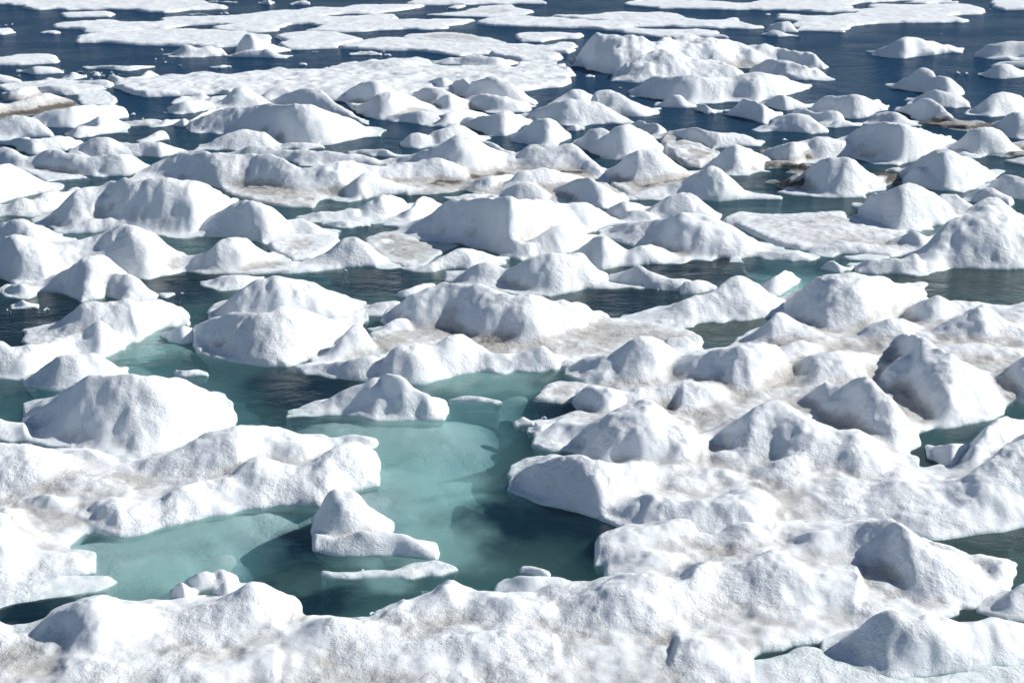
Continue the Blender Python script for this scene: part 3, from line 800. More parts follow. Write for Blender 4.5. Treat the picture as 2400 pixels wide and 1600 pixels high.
# long ridge complex across the centre
floe('hummocked_floe', 'ice floe', 'long chain of white ridges and peaks running across the centre of the ice field', [
    M('a1', '928,345 1050,250 1200,178 1300,158 1450,168 1600,195 1750,178 1830,177 2000,230 2100,265 2260,245 2352,230', '930,350 1130,355 1300,372 1500,415 1750,422 1900,442 2100,472 2352,470', slope=0.8, p=1.8),
    M('a1', '928,345 1050,250 1120,210 1200,178 1300,158 1450,168 1600,195 1700,250', '930,350 1130,355 1300,372 1500,418 1700,405', slope=0.8, label='grey dimpled left shoulder'),
    M('a1', '1228,168 1310,142 1430,150 1535,188', '1230,185 1535,200'),
    M('a1', '1600,215 1660,190 1720,178 1830,177 1980,225 2100,265 2200,300', '1600,395 1750,422 1900,442 2100,472 2200,472', slope=0.8, label='ridge with a shaded hollow'),
    M('b1', '-750,188 -690,145 -630,115 -520,108 -360,140 -200,148 0,168 100,172 220,195 320,252', '-750,195 -300,237 0,262 320,268', slope=0.6),
    M('b1', '105,158 170,135 280,129 380,165 438,192', '110,180 300,202 438,204'),
    M('b1', '-250,265 -100,240 0,215 60,212 140,250 230,245 340,265 500,225 600,203 690,210 770,240 850,292', '-250,472 0,440 140,405 400,392 750,387 850,382', slope=0.8, p=1.9),
    M('b1', '-150,300 -80,250 0,215 60,212 140,262', '-150,470 0,430 140,400', slope=0.8),
    M('b1', '120,270 230,245 340,265 420,245 500,225 600,203 690,210 770,240 850,292', '120,405 400,392 600,382 750,387 850,382', slope=0.8, label='bright smooth wall'),
    M('b1', '320,245 420,200 600,130 700,95 790,60 850,65 960,120 1100,150 1180,172 1230,142 1292,105 1380,130 1480,125 1580,110 1640,128 1730,200 1842,352', '320,275 600,330 850,352 1160,305 1400,324 1600,314 1842,372', slope=0.75, p=1.8),
    M('b1', '320,245 420,200 520,160 600,130 700,90 740,65 790,48 850,60 960,120 1100,150 1162,192', '320,275 600,330 850,350 1050,322 1162,292', fold=(790,720), slope=0.9, keep=0.5, label='tallest peak with a shaded left face'),
    M('b1', '920,98 980,75 1080,100 1182,172', '920,122 1182,192'),
    M('b1', '1158,192 1230,140 1292,97 1380,130 1480,125 1580,107 1640,125 1690,160 1730,200 1780,250 1825,305 1842,352', '1160,292 1400,322 1600,312 1842,372', slope=0.8, label='twin topped ridge'),
    M('b1', '858,412 920,360 1000,340 1100,323 1182,320 1175,360', '860,428 1040,447 1120,422 1175,392', dirt=0.35),
    M('b1', '1040,442 1150,370 1210,320 1270,280 1340,254 1420,265 1550,300 1642,327', '1040,455 1280,442 1450,424 1642,402', slope=0.9),
    M('b1', '1048,472 1150,400 1210,375 1270,358 1350,385 1420,430 1462,490', '1050,502 1250,522 1462,512', slope=1.0, label='dimpled knoll'),
    M('b1', '1440,442 1540,380 1620,340 1690,312 1740,325 1790,370 1850,420 1950,470 1992,490', '1440,475 1620,512 1810,578 1900,522 1992,502', fold=(1700,1640), slope=0.9, label='pointed knoll with dark left scoops'),
    M('b1', '0,440 50,380 100,340 190,297 260,310 330,360 420,400 500,452', '0,482 140,502 300,455 500,462', fold=(170,110), slope=1.0),
    M('b1', '760,482 850,431 950,440 1052,462', '760,522 1052,502'),
    S('b1', '-850,400 -500,350 0,380 900,300 1600,300 1850,380 1950,470 1500,520 1100,470 850,430 720,450 450,470 250,430 -100,470 -200,560 -400,545 -600,520 -800,450', th=0.08, dirt=0.6)],
    k=0.12, lumpy=0.05)
lump('low hooded lump with a long left arm, in front of the ridge chain', [
    M('b1', '-290,622 -200,580 -100,560 0,570 100,560', '-290,642 -100,642 100,642', slope=0.8),
    M('b1', '90,570 150,530 200,480 240,440 280,422 340,440 420,480 510,562', '90,642 300,638 430,592 510,572', fold=(280,330), slope=1.0)])
lump('small shaded tent shaped lump left of the big square faced mound', [
    M('b1', '378,628 450,540 500,490 545,464 600,475 650,498 694,522', '380,645 470,658 590,602 694,552', fold=(560,580), slope=1.1)])
bit('thin flat flake floating below the low hooded lump', 'b1', '-130,657 0,635 90,637 158,666', '-130,668 0,690 158,674')
lump('big mound with a large shaded square face and bright right side, centre', [
    M('b1', '370,765 480,680 590,600 700,520 820,487 1050,476 1200,484 1350,517 1500,540 1560,538 1650,526 1750,552 1892,642', '370,775 700,780 900,815 1080,873 1200,893 1350,802 1500,752 1700,722 1892,662', slope=0.85, p=1.9),
    M('b1', '370,765 420,720 480,680 590,600 650,555 700,520 820,485 930,478 1050,474 1200,482 1350,515 1500,542 1620,560', '370,775 560,782 700,780 900,815 1080,873 1200,893 1350,802 1500,752 1620,700', fold=(1190,1195), slope=1.25, p=3.0, keep=0.8, label='shaded square face'),
    M('b1', '1455,602 1510,560 1580,532 1650,524 1750,550 1820,590 1892,642', '1460,705 1700,722 1892,662', slope=1.0),
    M('b1', '1120,840 1150,770 1180,758 1240,790 1300,790', '1120,882 1200,895 1300,895', slope=1.3),
    M('b1', '1240,810 1340,760 1450,700 1580,674 1640,685 1722,752', '1240,895 1400,882 1560,872 1722,782', slope=0.9, label='low front lobe')], k=0.08)
floe('ice_shelf', 'ice floe', 'thin dirty half sunken shelf left of the square faced mound', [
    S('b1', '150,757 300,720 450,700 560,790 700,800 1000,830 1000,845 830,810 700,860 640,900 560,960 430,962 300,930 200,850', th=0.05, dirt=0.55),
    M('b1', '188,785 270,748 320,770 352,802', '190,818 352,808')])
lump('small sharp wedge with a bright sunny side below the square faced mound', [
    M('b1', '485,985 600,940 650,905 700,870 740,840 800,808 850,810 940,850 1080,880 1135,917', '490,992 640,1012 700,978 900,963 1080,942 1135,922', fold=(770,700), slope=1.1, keep=0.4)])
lump('broad low lump with a large bright right hump, centre behind the channel', [
    M('b1', '728,1015 820,1015 880,960 960,920 1060,945 1115,975 1200,966 1350,902 1470,871 1620,869 1700,892 1800,1000 1865,1052', '735,1065 860,1090 1150,1113 1300,1147 1480,1147 1700,1102 1865,1070', slope=0.8, p=1.8),
    M('b1', '728,1015 770,1010 820,1015 880,960 960,918 1060,945 1115,985', '735,1065 860,1090 1115,1085', dirt=0.1, label='low shaded left lobe'),
    M('b1', '975,1062 1080,980 1200,965 1280,930 1350,900 1470,869 1620,867 1700,890 1750,940 1800,1000 1865,1052', '980,1095 1150,1113 1300,1147 1480,1147 1700,1102 1865,1070', slope=1.0, label='large bright hump'),
    S('b1', '1800,1050 1950,1083 2035,1105 1850,1108 1700,1108', th=0.06, dirt=0.3)], k=0.1)
lump('low tail of shaded ice drawn out to the right behind the bright arm', [
    M('b1', '1840,1022 1900,1000 1960,985 2020,955 2085,933 2140,975 2250,1035 2450,1062 2500,1095', '1840,1045 1980,1083 2150,1113 2300,1133 2450,1113 2500,1103', slope=1.0)])
lump('small grey knobs behind the bright two armed ridge', [
    M('c1', '-20,1075 80,1050 170,1043 240,1090', '-20,1150 100,1155 240,1115', dirt=0.15)])
floe('hummocked_floe', 'ice floe', 'tall smooth white mound sloping down to a pointed right foot, right of centre', [
    M('b1', '1818,580 1860,530 1900,490 1950,484 2050,510 2152,542', '1820,600 1900,642 2152,602', slope=0.9),
    M('b1', '2150,548 2250,475 2342,444 2450,468 2530,530 2620,622', '2150,645 2620,645', slope=0.8, label='bright rear peak'),
    M('b1', '1888,642 1980,560 2100,550 2182,602', '1890,650 2182,652', dirt=0.1),
    M('b1', '1788,738 1880,660 1960,643 2040,640 2150,648 2220,625 2290,590 2352,555 2440,547 2530,570 2600,620 2680,675 2750,720 2900,800 3050,842', '1790,750 1950,800 2200,840 2300,893 2550,893 2800,903 3050,862', fold=(2420,2300), slope=0.8, keep=0.5, label='main smooth slope'),
    M('b1', '1558,870 1620,830 1680,800 1760,763 1880,780 1952,842', '1560,885 1700,953 1810,983 1952,943', dirt=0.15),
    M('b1', '1868,945 1910,895 1960,850 2050,788 2130,790 2250,830 2352,892', '1870,952 2000,950 2150,933 2352,908', fold=(2010,1930), slope=0.9, label='bright wedge at the front'),
    M('c1', '500,882 600,848 700,860 740,845 780,828 825,850 842,902', '500,895 700,918 842,914', label='blunt foot')], k=0.07)

# row 1, right
lump('dirt flecked knoll standing on brown brash, upper right', [
    M('c1', '118,290 190,245 250,190 300,120 360,108 440,130 520,160 562,192', '120,290 200,295 340,323 450,312 562,275', dirt=0.35, slope=1.0)])
floe('brash_ice', 'brash ice', 'brown stained low brash between the rounded lumps, upper right', [
    S('c1', '-170,60 50,80 170,130 250,190 130,280 0,262 -120,180', th=0.12, dirt=0.7),
    S('c1', '500,150 640,140 860,200 850,240 800,300 700,272 560,282', th=0.12, dirt=0.9),
    M('c1', '-40,130 40,100 120,120 175,160', '-40,190 175,190', dirt=0.6),
    M('c1', '780,262 850,228 905,252', '780,295 905,305', dirt=1.0)], rough=1.6, k=0.1, lumpy=0.22)
lump('large rounded lump with a dark undercut and a sharp shaded corner, right', [
    M('c1', '600,150 720,102 860,82 940,52 1040,80 1150,42 1200,12 1300,-28 1400,-31 1500,-26 1600,-8 1700,12 1800,57 1815,100', '600,225 740,265 860,222 1000,220 1110,200 1400,238 1520,264 1650,212 1815,118', slope=0.9, p=2.0),
    M('c1', '600,150 660,115 720,100 800,90 860,88', '600,225 740,265 860,225', dirt=0.8, slope=0.8, label='dirty left arm'),
    M('c1', '835,105 880,70 940,50 1000,60 1040,78 1145,90', '850,220 1000,220 1145,205', dirt=0.3, slope=1.2, p=3, label='low middle hump'),
    M('c1', '1100,80 1150,40 1200,10 1300,-30 1400,-33 1500,-28 1600,-10 1700,10 1800,55 1815,100', '1110,185 1240,212 1400,238 1520,264 1650,212 1815,118', fold=(1470,1510), slope=1.5, p=3.2, keep=0.8, label='big rounded right end')], k=0.08)
lump('pointed lump with a grey dimpled face and long thin right tail', [
    M('c1', '-380,475 -250,420 -100,400 -30,375 20,350 75,315 130,285 210,269 270,290 350,370 390,420 430,440', '-380,505 -100,485 0,483 150,497 280,505 430,488', slope=0.9, keep=0.5),
    S('c1', '400,430 520,460 712,480 700,495 600,494 430,492', th=0.06)])
lump('lump with a crisp shaded left face, in front of the dark right channel', [
    M('b1', '1818,310 1870,270 1920,238 2000,185 2050,160 2100,145 2170,140 2250,190 2352,270 2440,332', '1825,345 1950,405 2000,418 2100,405 2352,385 2440,345', fold=(2170,2090), slope=1.2, keep=0.5),
    S('b1', '1850,370 2200,360 2440,330 2600,400 2500,440 2300,480 2050,503 1960,478 1850,400', th=0.10, dirt=0.6)])
lump('double topped craggy lump on a thin white shelf with dark dirty arms, right', [
    M('c1', '855,330 880,265 910,220 950,199 1040,200 1150,184 1185,195 1225,225 1300,290 1370,340 1402,382', '855,425 900,470 1050,477 1200,482 1290,442 1402,402', slope=1.1, dirt=0.15, label='double topped white knoll'),
    M('c1', '643,388 700,340 800,310 865,298', '650,405 700,437 865,422', dirt=1.0, label='blackened left arm'),
    S('c1', '633,447 850,405 1050,440 1270,460 1272,482 900,478 740,467', th=0.05),
    S('c1', '1300,310 1500,328 1480,380 1300,432 1240,400', th=0.12, dirt=1.05, label='brown right arm')], rough=1.3)
bit('brown dirty chunk on the black ice right of the double topped lump', 'c1', '1390,288 1440,264 1512,292', '1400,308 1512,312', dirt=0.7)
floe('hummocked_floe', 'ice floe', 'high broad white mound with a low front knob, near the right edge', [
    M('c1', '1478,325 1540,260 1600,200 1680,150 1800,143 1900,165 1990,200 2040,240 2090,280 2152,342', '1480,335 1600,385 1800,440 2000,422 2152,355', fold=(1690,1640), slope=0.9, label='broad back'),
    M('c1', '1848,155 1910,124 2002,192', '1850,175 2002,205'),
    M('c1', '1495,365 1560,290 1620,266 1680,290 1752,382', '1490,380 1600,402 1752,432', fold=(1620,1640), slope=1.0, label='low front knob')])
floe('hummocked_floe', 'ice floe', 'big dome with a steep shaded left flank above the dirty flat ice, right', [
    M('c1', '1195,605 1240,520 1290,470 1350,430 1420,395 1480,374 1600,384 1700,420 1770,470 1840,560 1882,622', '1195,615 1320,675 1450,722 1600,705 1882,645', fold=(1520,1450), slope=1.2, p=2.4, keep=0.7, label='steep dome'),
    M('c1', '1765,475 1830,465 1900,468 2022,542', '1770,605 2022,605')])
lump('bright saddle topped lump on the right edge behind the huge mound', [
    M('c1', '1928,485 2000,430 2050,408 2110,389 2170,430 2262,482', '1930,495 2262,545'),
    M('c1', '1990,545 2050,480 2105,449 2200,480 2262,552', '1990,620 2262,620', slope=0.8)])
lump('smooth white mound cut by the right edge, above the saddle topped lump', [
    M('c1', '2098,388 2160,340 2230,297 2300,320 2450,372', '2100,405 2200,470 2450,510', slope=0.8)])
floe('hummocked_floe', 'ice floe', 'huge textured white mound filling the right edge, with a rounded left foot', [
    M('c1', '1590,880 1680,800 1740,740 1800,680 1900,612 2000,550 2130,519 2250,540 2352,600 2500,682', '1590,1005 1850,975 2100,980 2352,970 2500,965', slope=0.75, keep=0.6, label='huge textured mound'),
    M('c1', '1185,988 1250,920 1320,903 1400,900 1500,885 1620,865', '1190,1000 1300,1010 1620,1005', slope=1.0, label='rounded foot')], k=0.12)
bit('little grey lump with a flat tail, left of the foot of the huge mound', 'c1', '958,962 1000,920 1050,907 1100,950 1182,967', '960,975 1100,1000 1182,974')
floe('ice_floe', 'ice floe', 'flat dirty grey floe with a rough front rim, right of the tall smooth mound', [
    S('c1', '290,615 400,590 570,610 1100,590 1160,625 1310,660 1450,700 1750,780 1600,870 1450,892 1100,872 950,852 800,850 600,800 400,700', th=0.10, w=0.15, dirt=0.32),
    M('c1', '318,612 390,587 460,590 582,627', '320,655 582,655'),
    M('c1', '948,815 1020,780 1090,754 1180,770 1280,800 1402,852', '950,855 1150,873 1402,873', dirt=0.2),
    M('c1', '1448,762 1520,725 1590,703 1700,740 1802,692', '1450,840 1650,872 1802,800', dirt=0.2)], group=G_FLAT, rough=1.3)
flat('thin flake of clear ice afloat under the rough front rim of the dirty floe', 'c1', '1088,885 1300,865 1485,885 1300,917 1130,912', th=0.03, dirt=0.1)
lump('mushroom shaped lump on dirty legs near the right edge', [
    M('c1', '1798,140 1850,105 1900,70 1925,35 1950,10 2000,-5 2130,-7 2200,20 2242,70 2235,130 2305,155', '1800,148 2000,192 2200,180 2305,165', slope=1.5, p=3.2, dirt=0.15)])
floe('brash_ice', 'brash ice', 'brown rubble under the mushroom shaped lump at the right edge', [
    S('c1', '2000,175 2200,150 2270,110 2500,80 2500,262 2300,205 2170,200', th=0.08, dirt=0.85),
    S('c1', '2180,228 2352,215 2500,215 2500,280 2300,252', th=0.06, dirt=0.6)], rough=1.5, lumpy=0.2)
lump('low white lump cut by the right edge behind the mushroom lump', [M('c0', '2250,985 2300,965 2352,958 2500,955', '2250,1010 2500,1030')])

# ------------------------------------------------------------------ nearer ice
floe('hummocked_floe', 'ice floe', 'large white mounded floe on the left edge with a long arm reaching right', [
    M('a1', '-80,690 0,665 50,643 110,631 200,650 330,700 410,740 492,782', '-80,800 200,832 492,802', slope=0.8, label='rear left shoulder'),
    M('a1', '-80,800 0,758 80,720 160,745 370,800 500,780 650,740 800,675 870,666 950,680 1100,760 1190,825 1282,882', '-80,1020 80,1062 300,1064 420,1025 600,1010 900,1025 980,1052 1150,992 1282,982', slope=0.8, p=1.8),
    M('a1', '-80,800 0,758 80,720 160,745 260,780', '-80,1020 0,1040 80,1062 260,1065', fold=(70,110), slope=1.1, keep=0.3, label='steep left end'),
    M('a1', '200,790 370,800 500,780 650,740 720,705 800,675 870,666 950,680 1020,715 1100,760 1190,825 1282,882', '200,1062 420,1025 600,1010 800,1005 900,1025 980,1052 1080,1032 1150,992 1282,982', fold=(560,540), slope=0.75, keep=0.5, label='main mound'),
    M('a1', '1090,962 1200,905 1300,875 1450,848 1520,768 1600,744 1680,741 1720,760 1800,840 1900,872 2002,900', '1090,992 1300,992 1450,1007 1600,1003 1780,972 2002,917', slope=1.0, label='bright knob on the right arm'),
    S('a1', '1250,960 1700,950 2080,925 2150,960 2300,965 2000,1003 1700,1012 1400,1012', th=0.06, dirt=0.35)], k=0.12)
lump('wavy shaded lump with a white left knob, in front of the left mounded floe', [
    M('a1', '63,1095 90,1060 140,1033 210,1070 262,1112', '65,1130 100,1152 150,1164 262,1142', slope=1.2, label='white knob'),
    M('a1', '200,1095 330,1050 440,960 540,890 640,849 760,880 862,985', '215,1130 440,1133 500,1192 590,1200 720,1173 862,1110', slope=0.9),
    M('a1', '680,1025 720,1003 760,990 860,990 930,1020 1020,1100 1105,1178', '680,1125 760,1175 880,1190 1000,1186 1105,1184', slope=0.9)], k=0.08)
lump('low snowy sliver in the dark water right of the wavy shaded lump', [
    S('a2', '1080,256 1200,248 1216,262 1150,290 1105,287', th=0.06)])
lump('low grainy floe between the long arm and the grey dome', [
    M('a2', '1358,192 1420,165 1500,138 1622,112 1740,130 1832,148', '1360,203 1500,228 1700,222 1832,165', slope=0.7, dirt=0.15)])
bit('small snowy chunk floating alone in the left dark water', 'a2', '108,345 140,303 200,320 268,352', '110,364 170,371 268,357')
floe('hummocked_floe', 'ice floe', 'winding white lump with a hole near its top, left, pointing right into the dark water', [
    M('a2', '212,578 300,540 400,470 500,380 600,325 650,314 800,322 900,283 950,276 1080,288 1200,340 1257,390 1264,416', '215,585 280,602 450,605 700,600 880,606 930,562 1080,507 1170,492 1264,462', slope=0.8, p=1.8),
    M('a2', '212,578 300,540 350,505 400,470 450,425 500,380 550,345 600,325 650,314 740,322 800,325 870,300 900,285', '215,585 280,602 450,605 700,595 900,590', slope=0.9, label='shaded left wing'),
    M('a2', '790,340 850,305 900,283 950,276 1080,288 1150,315 1200,340 1257,390 1264,416', '790,605 880,605 930,562 1080,507 1170,492 1264,462', slope=0.8, keep=0.5, label='crest with the melt hole'),
    M('a2', '-80,570 0,578 120,605 250,600 330,590 400,560', '-80,835 100,838 240,838 400,740', slope=0.8, label='lower left flank'),
    M('a2', '340,605 430,560 500,545 600,545 650,500 700,448 760,480 830,560 872,622', '340,770 500,722 740,712 830,662 872,628', slope=0.75, keep=0.4, label='bright lower lobe'),
    S('a2', '-80,780 100,790 240,815 200,842 -80,835', th=0.05, dirt=0.4)], k=0.10)
lump('ribbed shaded hump just behind the large grey dome, left', [
    M('a2', '212,865 250,820 300,780 350,725 400,680 440,661 520,688 600,682 700,700 780,755 862,807', '210,885 350,935 500,935 862,885', slope=1.0)])
lump('large smooth dome with a grey dimpled front and bright right rim, left foreground', [
    M('a3', '-80,240 -20,225 40,238 100,245 200,245', '-80,385 200,388', slope=0.7),
    M('a3', '150,262 250,195 350,110 410,65 470,20 540,-40 620,-84 760,-92 900,-95 1050,-88 1200,-70 1350,10 1420,48 1480,80 1530,125 1580,180 1600,230 1607,268', '150,388 300,400 480,432 600,474 800,494 900,503 1100,493 1250,433 1450,360 1607,295', fold=(1150,1280), slope=0.85, p=2.3, keep=0.7)], k=0.1)
floe('hummocked_floe', 'ice floe', 'broad dirty white floe with ridges and hollows on the left, bordering the turquoise pool', [
    M('a3', '-80,383 0,389 200,410 300,440 400,475 500,520 600,560 782,607', '-80,745 300,745 500,702 782,655', slope=0.6, label='smooth white back slope'),
    M('a3', '428,482 500,444 640,434 720,470 790,530 902,562', '430,530 902,605', slope=0.9),
    M('a3', '900,580 1030,510 1120,480 1200,460 1280,412 1350,368 1440,320 1530,315 1580,290 1642,260 1720,293 1810,300 1900,294 2000,322 2100,350 2230,368 2290,410 2312,470', '900,650 1200,690 1400,660 1600,650 1900,560 2100,590 2312,502', fold=(1440,1420), slope=0.7, keep=0.4, label='peaked rear ridge with a shaded scoop'),
    M('a3', '588,918 660,860 780,801 860,796 950,830 1100,800 1220,722 1300,682 1450,661 1600,642 1690,552 1780,506 1870,522 1960,552 2100,592 2200,522 2300,452 2400,411 2480,422 2572,540 2582,602', '600,945 740,1024 880,1038 1200,942 1400,882 1600,853 1900,800 2240,793 2330,753 2450,718 2582,662', slope=0.8, p=1.8),
    M('a3', '1578,635 1640,590 1690,550 1780,504 1870,520 1960,550 2100,590 2202,602', '1580,825 1900,785 2202,805', fold=(1790,1800), slope=0.8, label='shaded rounded knoll'),
    M('a3', '2098,595 2150,550 2200,510 2300,450 2400,409 2480,420 2540,480 2572,540 2582,602 2562,672', '2100,785 2240,793 2330,753 2450,718 2562,682', slope=1.0, label='bright right bluff'),
    M('a3', '2328,403 2400,354 2480,344 2572,390 2542,420', '2330,424 2542,434', slope=1.0),
    M('a3', '1148,765 1220,715 1300,680 1450,659 1600,650 1700,700 1802,742', '1150,965 1400,882 1600,853 1802,822', slope=0.7, keep=0.4, label='low front ridge'),
    M('a3', '588,918 620,885 660,858 720,825 780,799 860,794 950,830 1100,850 1202,832', '600,945 740,1024 880,1038 1000,1003 1202,942', fold=(800,820), slope=0.9, keep=0.4, label='rounded nose with a dark left side'),
    M('a3', '350,700 480,655 620,640 780,690 900,760', '350,790 900,820', slope=0.5, dirt=0.2),
    M('a3', '-60,880 40,840 130,860 230,960 300,1060', '-60,1100 300,1100', slope=0.6, dirt=0.1),
    M('a3', '98,825 170,755 250,729 330,745 420,800 522,872', '110,855 300,905 522,932', slope=0.8),
    M('a4', '-80,0 0,0 50,60 100,160 200,248', '-80,480 80,478 200,442', slope=0.6, dirt=-0.2),
    M('a4', '30,210 100,215 200,255 290,264 380,278 480,328 560,355 642,382', '40,478 200,443 400,433 642,404', slope=0.8, label='front lip'),
    S('a3', '-80,600 400,480 900,560 1600,600 2200,560 2350,700 2230,795 1900,802 1500,862 1200,942 900,1036 740,1012 600,1030 480,1100 450,1176 640,1260 600,1320 300,1340 -80,1380', th=0.07, w=0.2, dirt=0.38)],
    k=0.16, lumpy=0.08, ns=0.65, wide=1.4)
lump('white pyramid shaped chunk with a pointed front lobe, standing in the turquoise pool', [
    M('b3', '-190,1000 -165,900 -140,800 -100,765 -60,738 20,724 100,740 130,775 160,810 200,870 240,898 290,922 340,960 372,992 387,1022', '-190,1100 0,1130 200,1100 387,1035', slope=1.1, keep=0.4, label='tall rear peak'),
    M('b4', '-192,155 -140,170 -80,190 0,190 60,168 100,150 200,130 300,130 380,135 480,160 600,215 649,260 642,300', '-190,265 -60,293 200,303 400,308 600,320 642,308', slope=1.2, p=2.6, label='pointed front lobe')], k=0.05)
def ledge(label, tile, outline, z):
    floe('sunken_ledge', 'sunken ice', label, [S(tile, outline, th=0.06, z=z, w=0.6, fall=0.45, dirt=-0.3)], rough=0.3, bottom=-0.5, undercut=0, soft=3, lumpy=0)
ledge('pale turquoise ledge under the water along the front of the broad left floe', 'a3', '430,1100 740,1010 900,1010 1200,930 1600,845 1850,800 1900,822 1860,850 1700,880 1640,930 1480,960 1400,1010 1240,1040 1160,1095 1000,1130 800,1240 560,1290 460,1250', -0.16)
ledge('pale ledge under the water below the bright right bluff of the left floe', 'a3', '2200,800 2330,740 2550,690 2590,540 2660,600 2680,720 2560,810 2380,850', -0.17)
ledge('turquoise ledge under the wedge lump above the pool in the centre', 'b2', '-200,1095 300,1090 640,1130 720,1090 730,1200 500,1260 150,1230 -120,1170', -0.2)
floe('submerged_foot', 'sunken ice', 'pale sunken ice foot just under the water in front of the pyramid chunk', [
    S('b4', '-150,405 100,405 350,402 450,365 610,325 740,350 812,385 700,430 500,462 0,455 -140,440', th=0.045, z=-0.005, w=0.12, dirt=-0.3)], rough=0.4, lumpy=0.01, bottom=-0.3)
floe('slush_floe', 'slush', 'slushy white floe awash at the left edge of the turquoise pool', [
    S('a4', '-80,480 0,482 300,440 600,430 760,440 842,468 750,530 500,580 150,625 0,660 -80,668', th=0.05, z=-0.01, w=0.3, dirt=-0.3)], rough=0.6, bottom=-0.3)
floe('ice_lump', 'ice lump', 'small glassy lump of several rounded lobes round a clear window, bottom left', [
    M('a4', '1265,475 1300,430 1390,404 1440,420 1482,502', '1265,510 1340,555 1482,520', slope=1.3, p=3, label='flat clear lobe'),
    M('a4', '1163,585 1175,540 1190,508 1240,484 1290,520 1332,582', '1165,605 1260,655 1332,605', slope=1.3),
    M('a4', '1393,470 1430,400 1500,379 1570,400 1627,472', '1393,490 1430,512 1627,505', slope=1.2),
    M('a4', '1468,595 1480,530 1500,478 1550,450 1640,480 1742,532', '1480,638 1560,638 1742,565', slope=1.2)], rough=0.6, k=0.04)

# centre front pieces
floe('hummocked_floe', 'ice floe', 'saddle shaped white mound with shaded hollows in the centre, on a dirty shelf', [
    M('b2', '363,405 390,350 420,308 520,238 640,194 750,186 830,208 950,207 1050,240 1230,262 1300,250 1420,300 1600,333 1700,350 1760,395 1822,442', '363,425 440,510 700,540 900,600 1100,625 1280,655 1400,612 1642,585 1822,465', slope=0.7, p=1.7, keep=0.5),
    M('b2', '363,405 390,350 420,308 520,238 580,212 640,194 750,186 830,210 900,230 1002,302', '363,425 440,525 700,535 850,485 1002,455', slope=0.8, keep=0.4, label='left hump'),
    M('b2', '798,255 870,212 950,207 1050,240 1130,265 1200,300 1302,402', '740,510 900,595 1100,598 1302,565', slope=0.7, keep=0.3, label='middle hump beside the shaded hollow'),
    M('b2', '1148,305 1230,264 1300,249 1360,270 1420,300 1480,345 1550,400 1642,522', '1150,565 1280,655 1400,612 1642,585', slope=0.75, keep=0.3, label='right hump'),
    M('b2', '1398,315 1500,318 1620,334 1700,350 1760,395 1822,442', '1500,505 1700,545 1822,465', slope=0.8),
    M('b2', '215,525 300,480 380,430 450,430', '220,545 300,560 450,540', slope=0.7),
    M('b2', '188,850 215,790 250,738 290,690 330,650 390,610 450,580 550,578 640,604 700,540 770,494 830,530 920,600 1020,660', '190,865 350,903 540,888 700,843 950,798 1020,800', fold=(470,430), slope=0.85, keep=0.4, label='front ridge with a shaded left end'),
    M('b2', '950,655 1050,672 1150,680 1230,665 1290,640 1340,600 1385,578 1440,600 1500,690 1482,762', '950,802 1200,793 1400,788 1482,778', slope=1.0, label='low right end of the front ridge'),
    M('b2', '-160,735 -80,650 -30,570 0,520 60,470 110,453 170,510 210,570 250,620 302,652', '-200,745 0,735 150,700 302,675', fold=(120,130), slope=1.0, label='small cone on the left'),
    M('b2', '-262,795 -180,750 -50,722 100,702 250,682 332,702', '-260,805 -200,833 0,858 200,868 332,805', slope=0.9),
    S('b2', '180,550 700,530 1300,600 1820,440 2000,440 2352,510 2490,560 2500,665 2352,680 1650,722 1540,752 1400,702 900,702 300,682', th=0.09, w=0.15, dirt=0.5)], k=0.12, lumpy=0.05)
bit('crumbly chunk touching the right end of the saddle mound shelf', 'b2', '1478,745 1540,708 1600,693 1642,732', '1480,758 1560,765 1642,748')
lump('low white slab lump behind the left end of the saddle mound', [
    M('b2', '373,258 450,220 520,190 590,171 652,190', '375,268 430,293 652,240', slope=1.0)])
lump('low granular floe left of the saddle mound', [
    M('b2', '158,368 230,325 290,310 422,308', '163,384 300,394 422,374', slope=0.8)])
lump('wedge shaped lump with a blunt shaded head above the turquoise pool, centre', [
    M('b2', '-382,1112 -250,1060 -150,1020 -70,980 0,938 60,905 130,880 260,860 322,900', '-382,1122 0,1110 322,1115', slope=0.8, label='low white tail'),
    M('b2', '245,925 300,830 370,803 430,830 500,885 580,940 660,978 695,1040 702,1100', '250,1065 320,1108 400,1123 560,1133 640,1150 702,1120', fold=(600,570), slope=1.4, p=2.8, label='shaded blunt head')], k=0.05)
lump('grey blue dome behind the broad shaded lump, left of centre', [
    M('a2', '1438,442 1480,400 1520,360 1570,308 1620,260 1720,190 1850,140 1940,125 2030,122 2150,155 2280,230 2400,310 2465,380 2478,412', '1440,455 1600,485 2000,485 2400,455 2478,424', slope=0.8, keep=0.7)])
lump('broad lump with a long shaded left face and bright bulging right, left of centre', [
    M('a2', '1340,500 1400,453 1640,404 1800,383 1862,392 1900,358 1960,338 2050,350 2200,400 2352,440 2452,442', '1290,622 1400,658 1580,693 1650,722 1830,764 1900,768 2150,703 2300,603 2452,475', slope=0.75, p=2.0),
    M('a2', '1340,500 1400,453 1500,430 1640,404 1740,390 1800,383 1862,392', '1290,622 1400,658 1580,693 1862,740', fold=(1700,1650), slope=1.0, keep=0.6, label='long shaded face'),
    M('a2', '1760,430 1860,385 1900,358 1960,338 2050,350 2120,372 2200,400 2280,422 2352,440 2452,442', '1600,720 1760,750 1830,764 1900,768 2150,703 2300,603 2452,475', slope=0.7, keep=0.4, label='bright bulging side')], k=0.12)
lump('round snowy knob at the left end of the broad shaded lump', [
    M('a2', '1138,545 1150,512 1170,488 1260,461 1350,480 1382,522', '1140,582 1180,602 1250,614 1330,595 1382,565', slope=1.2, p=2.6)])
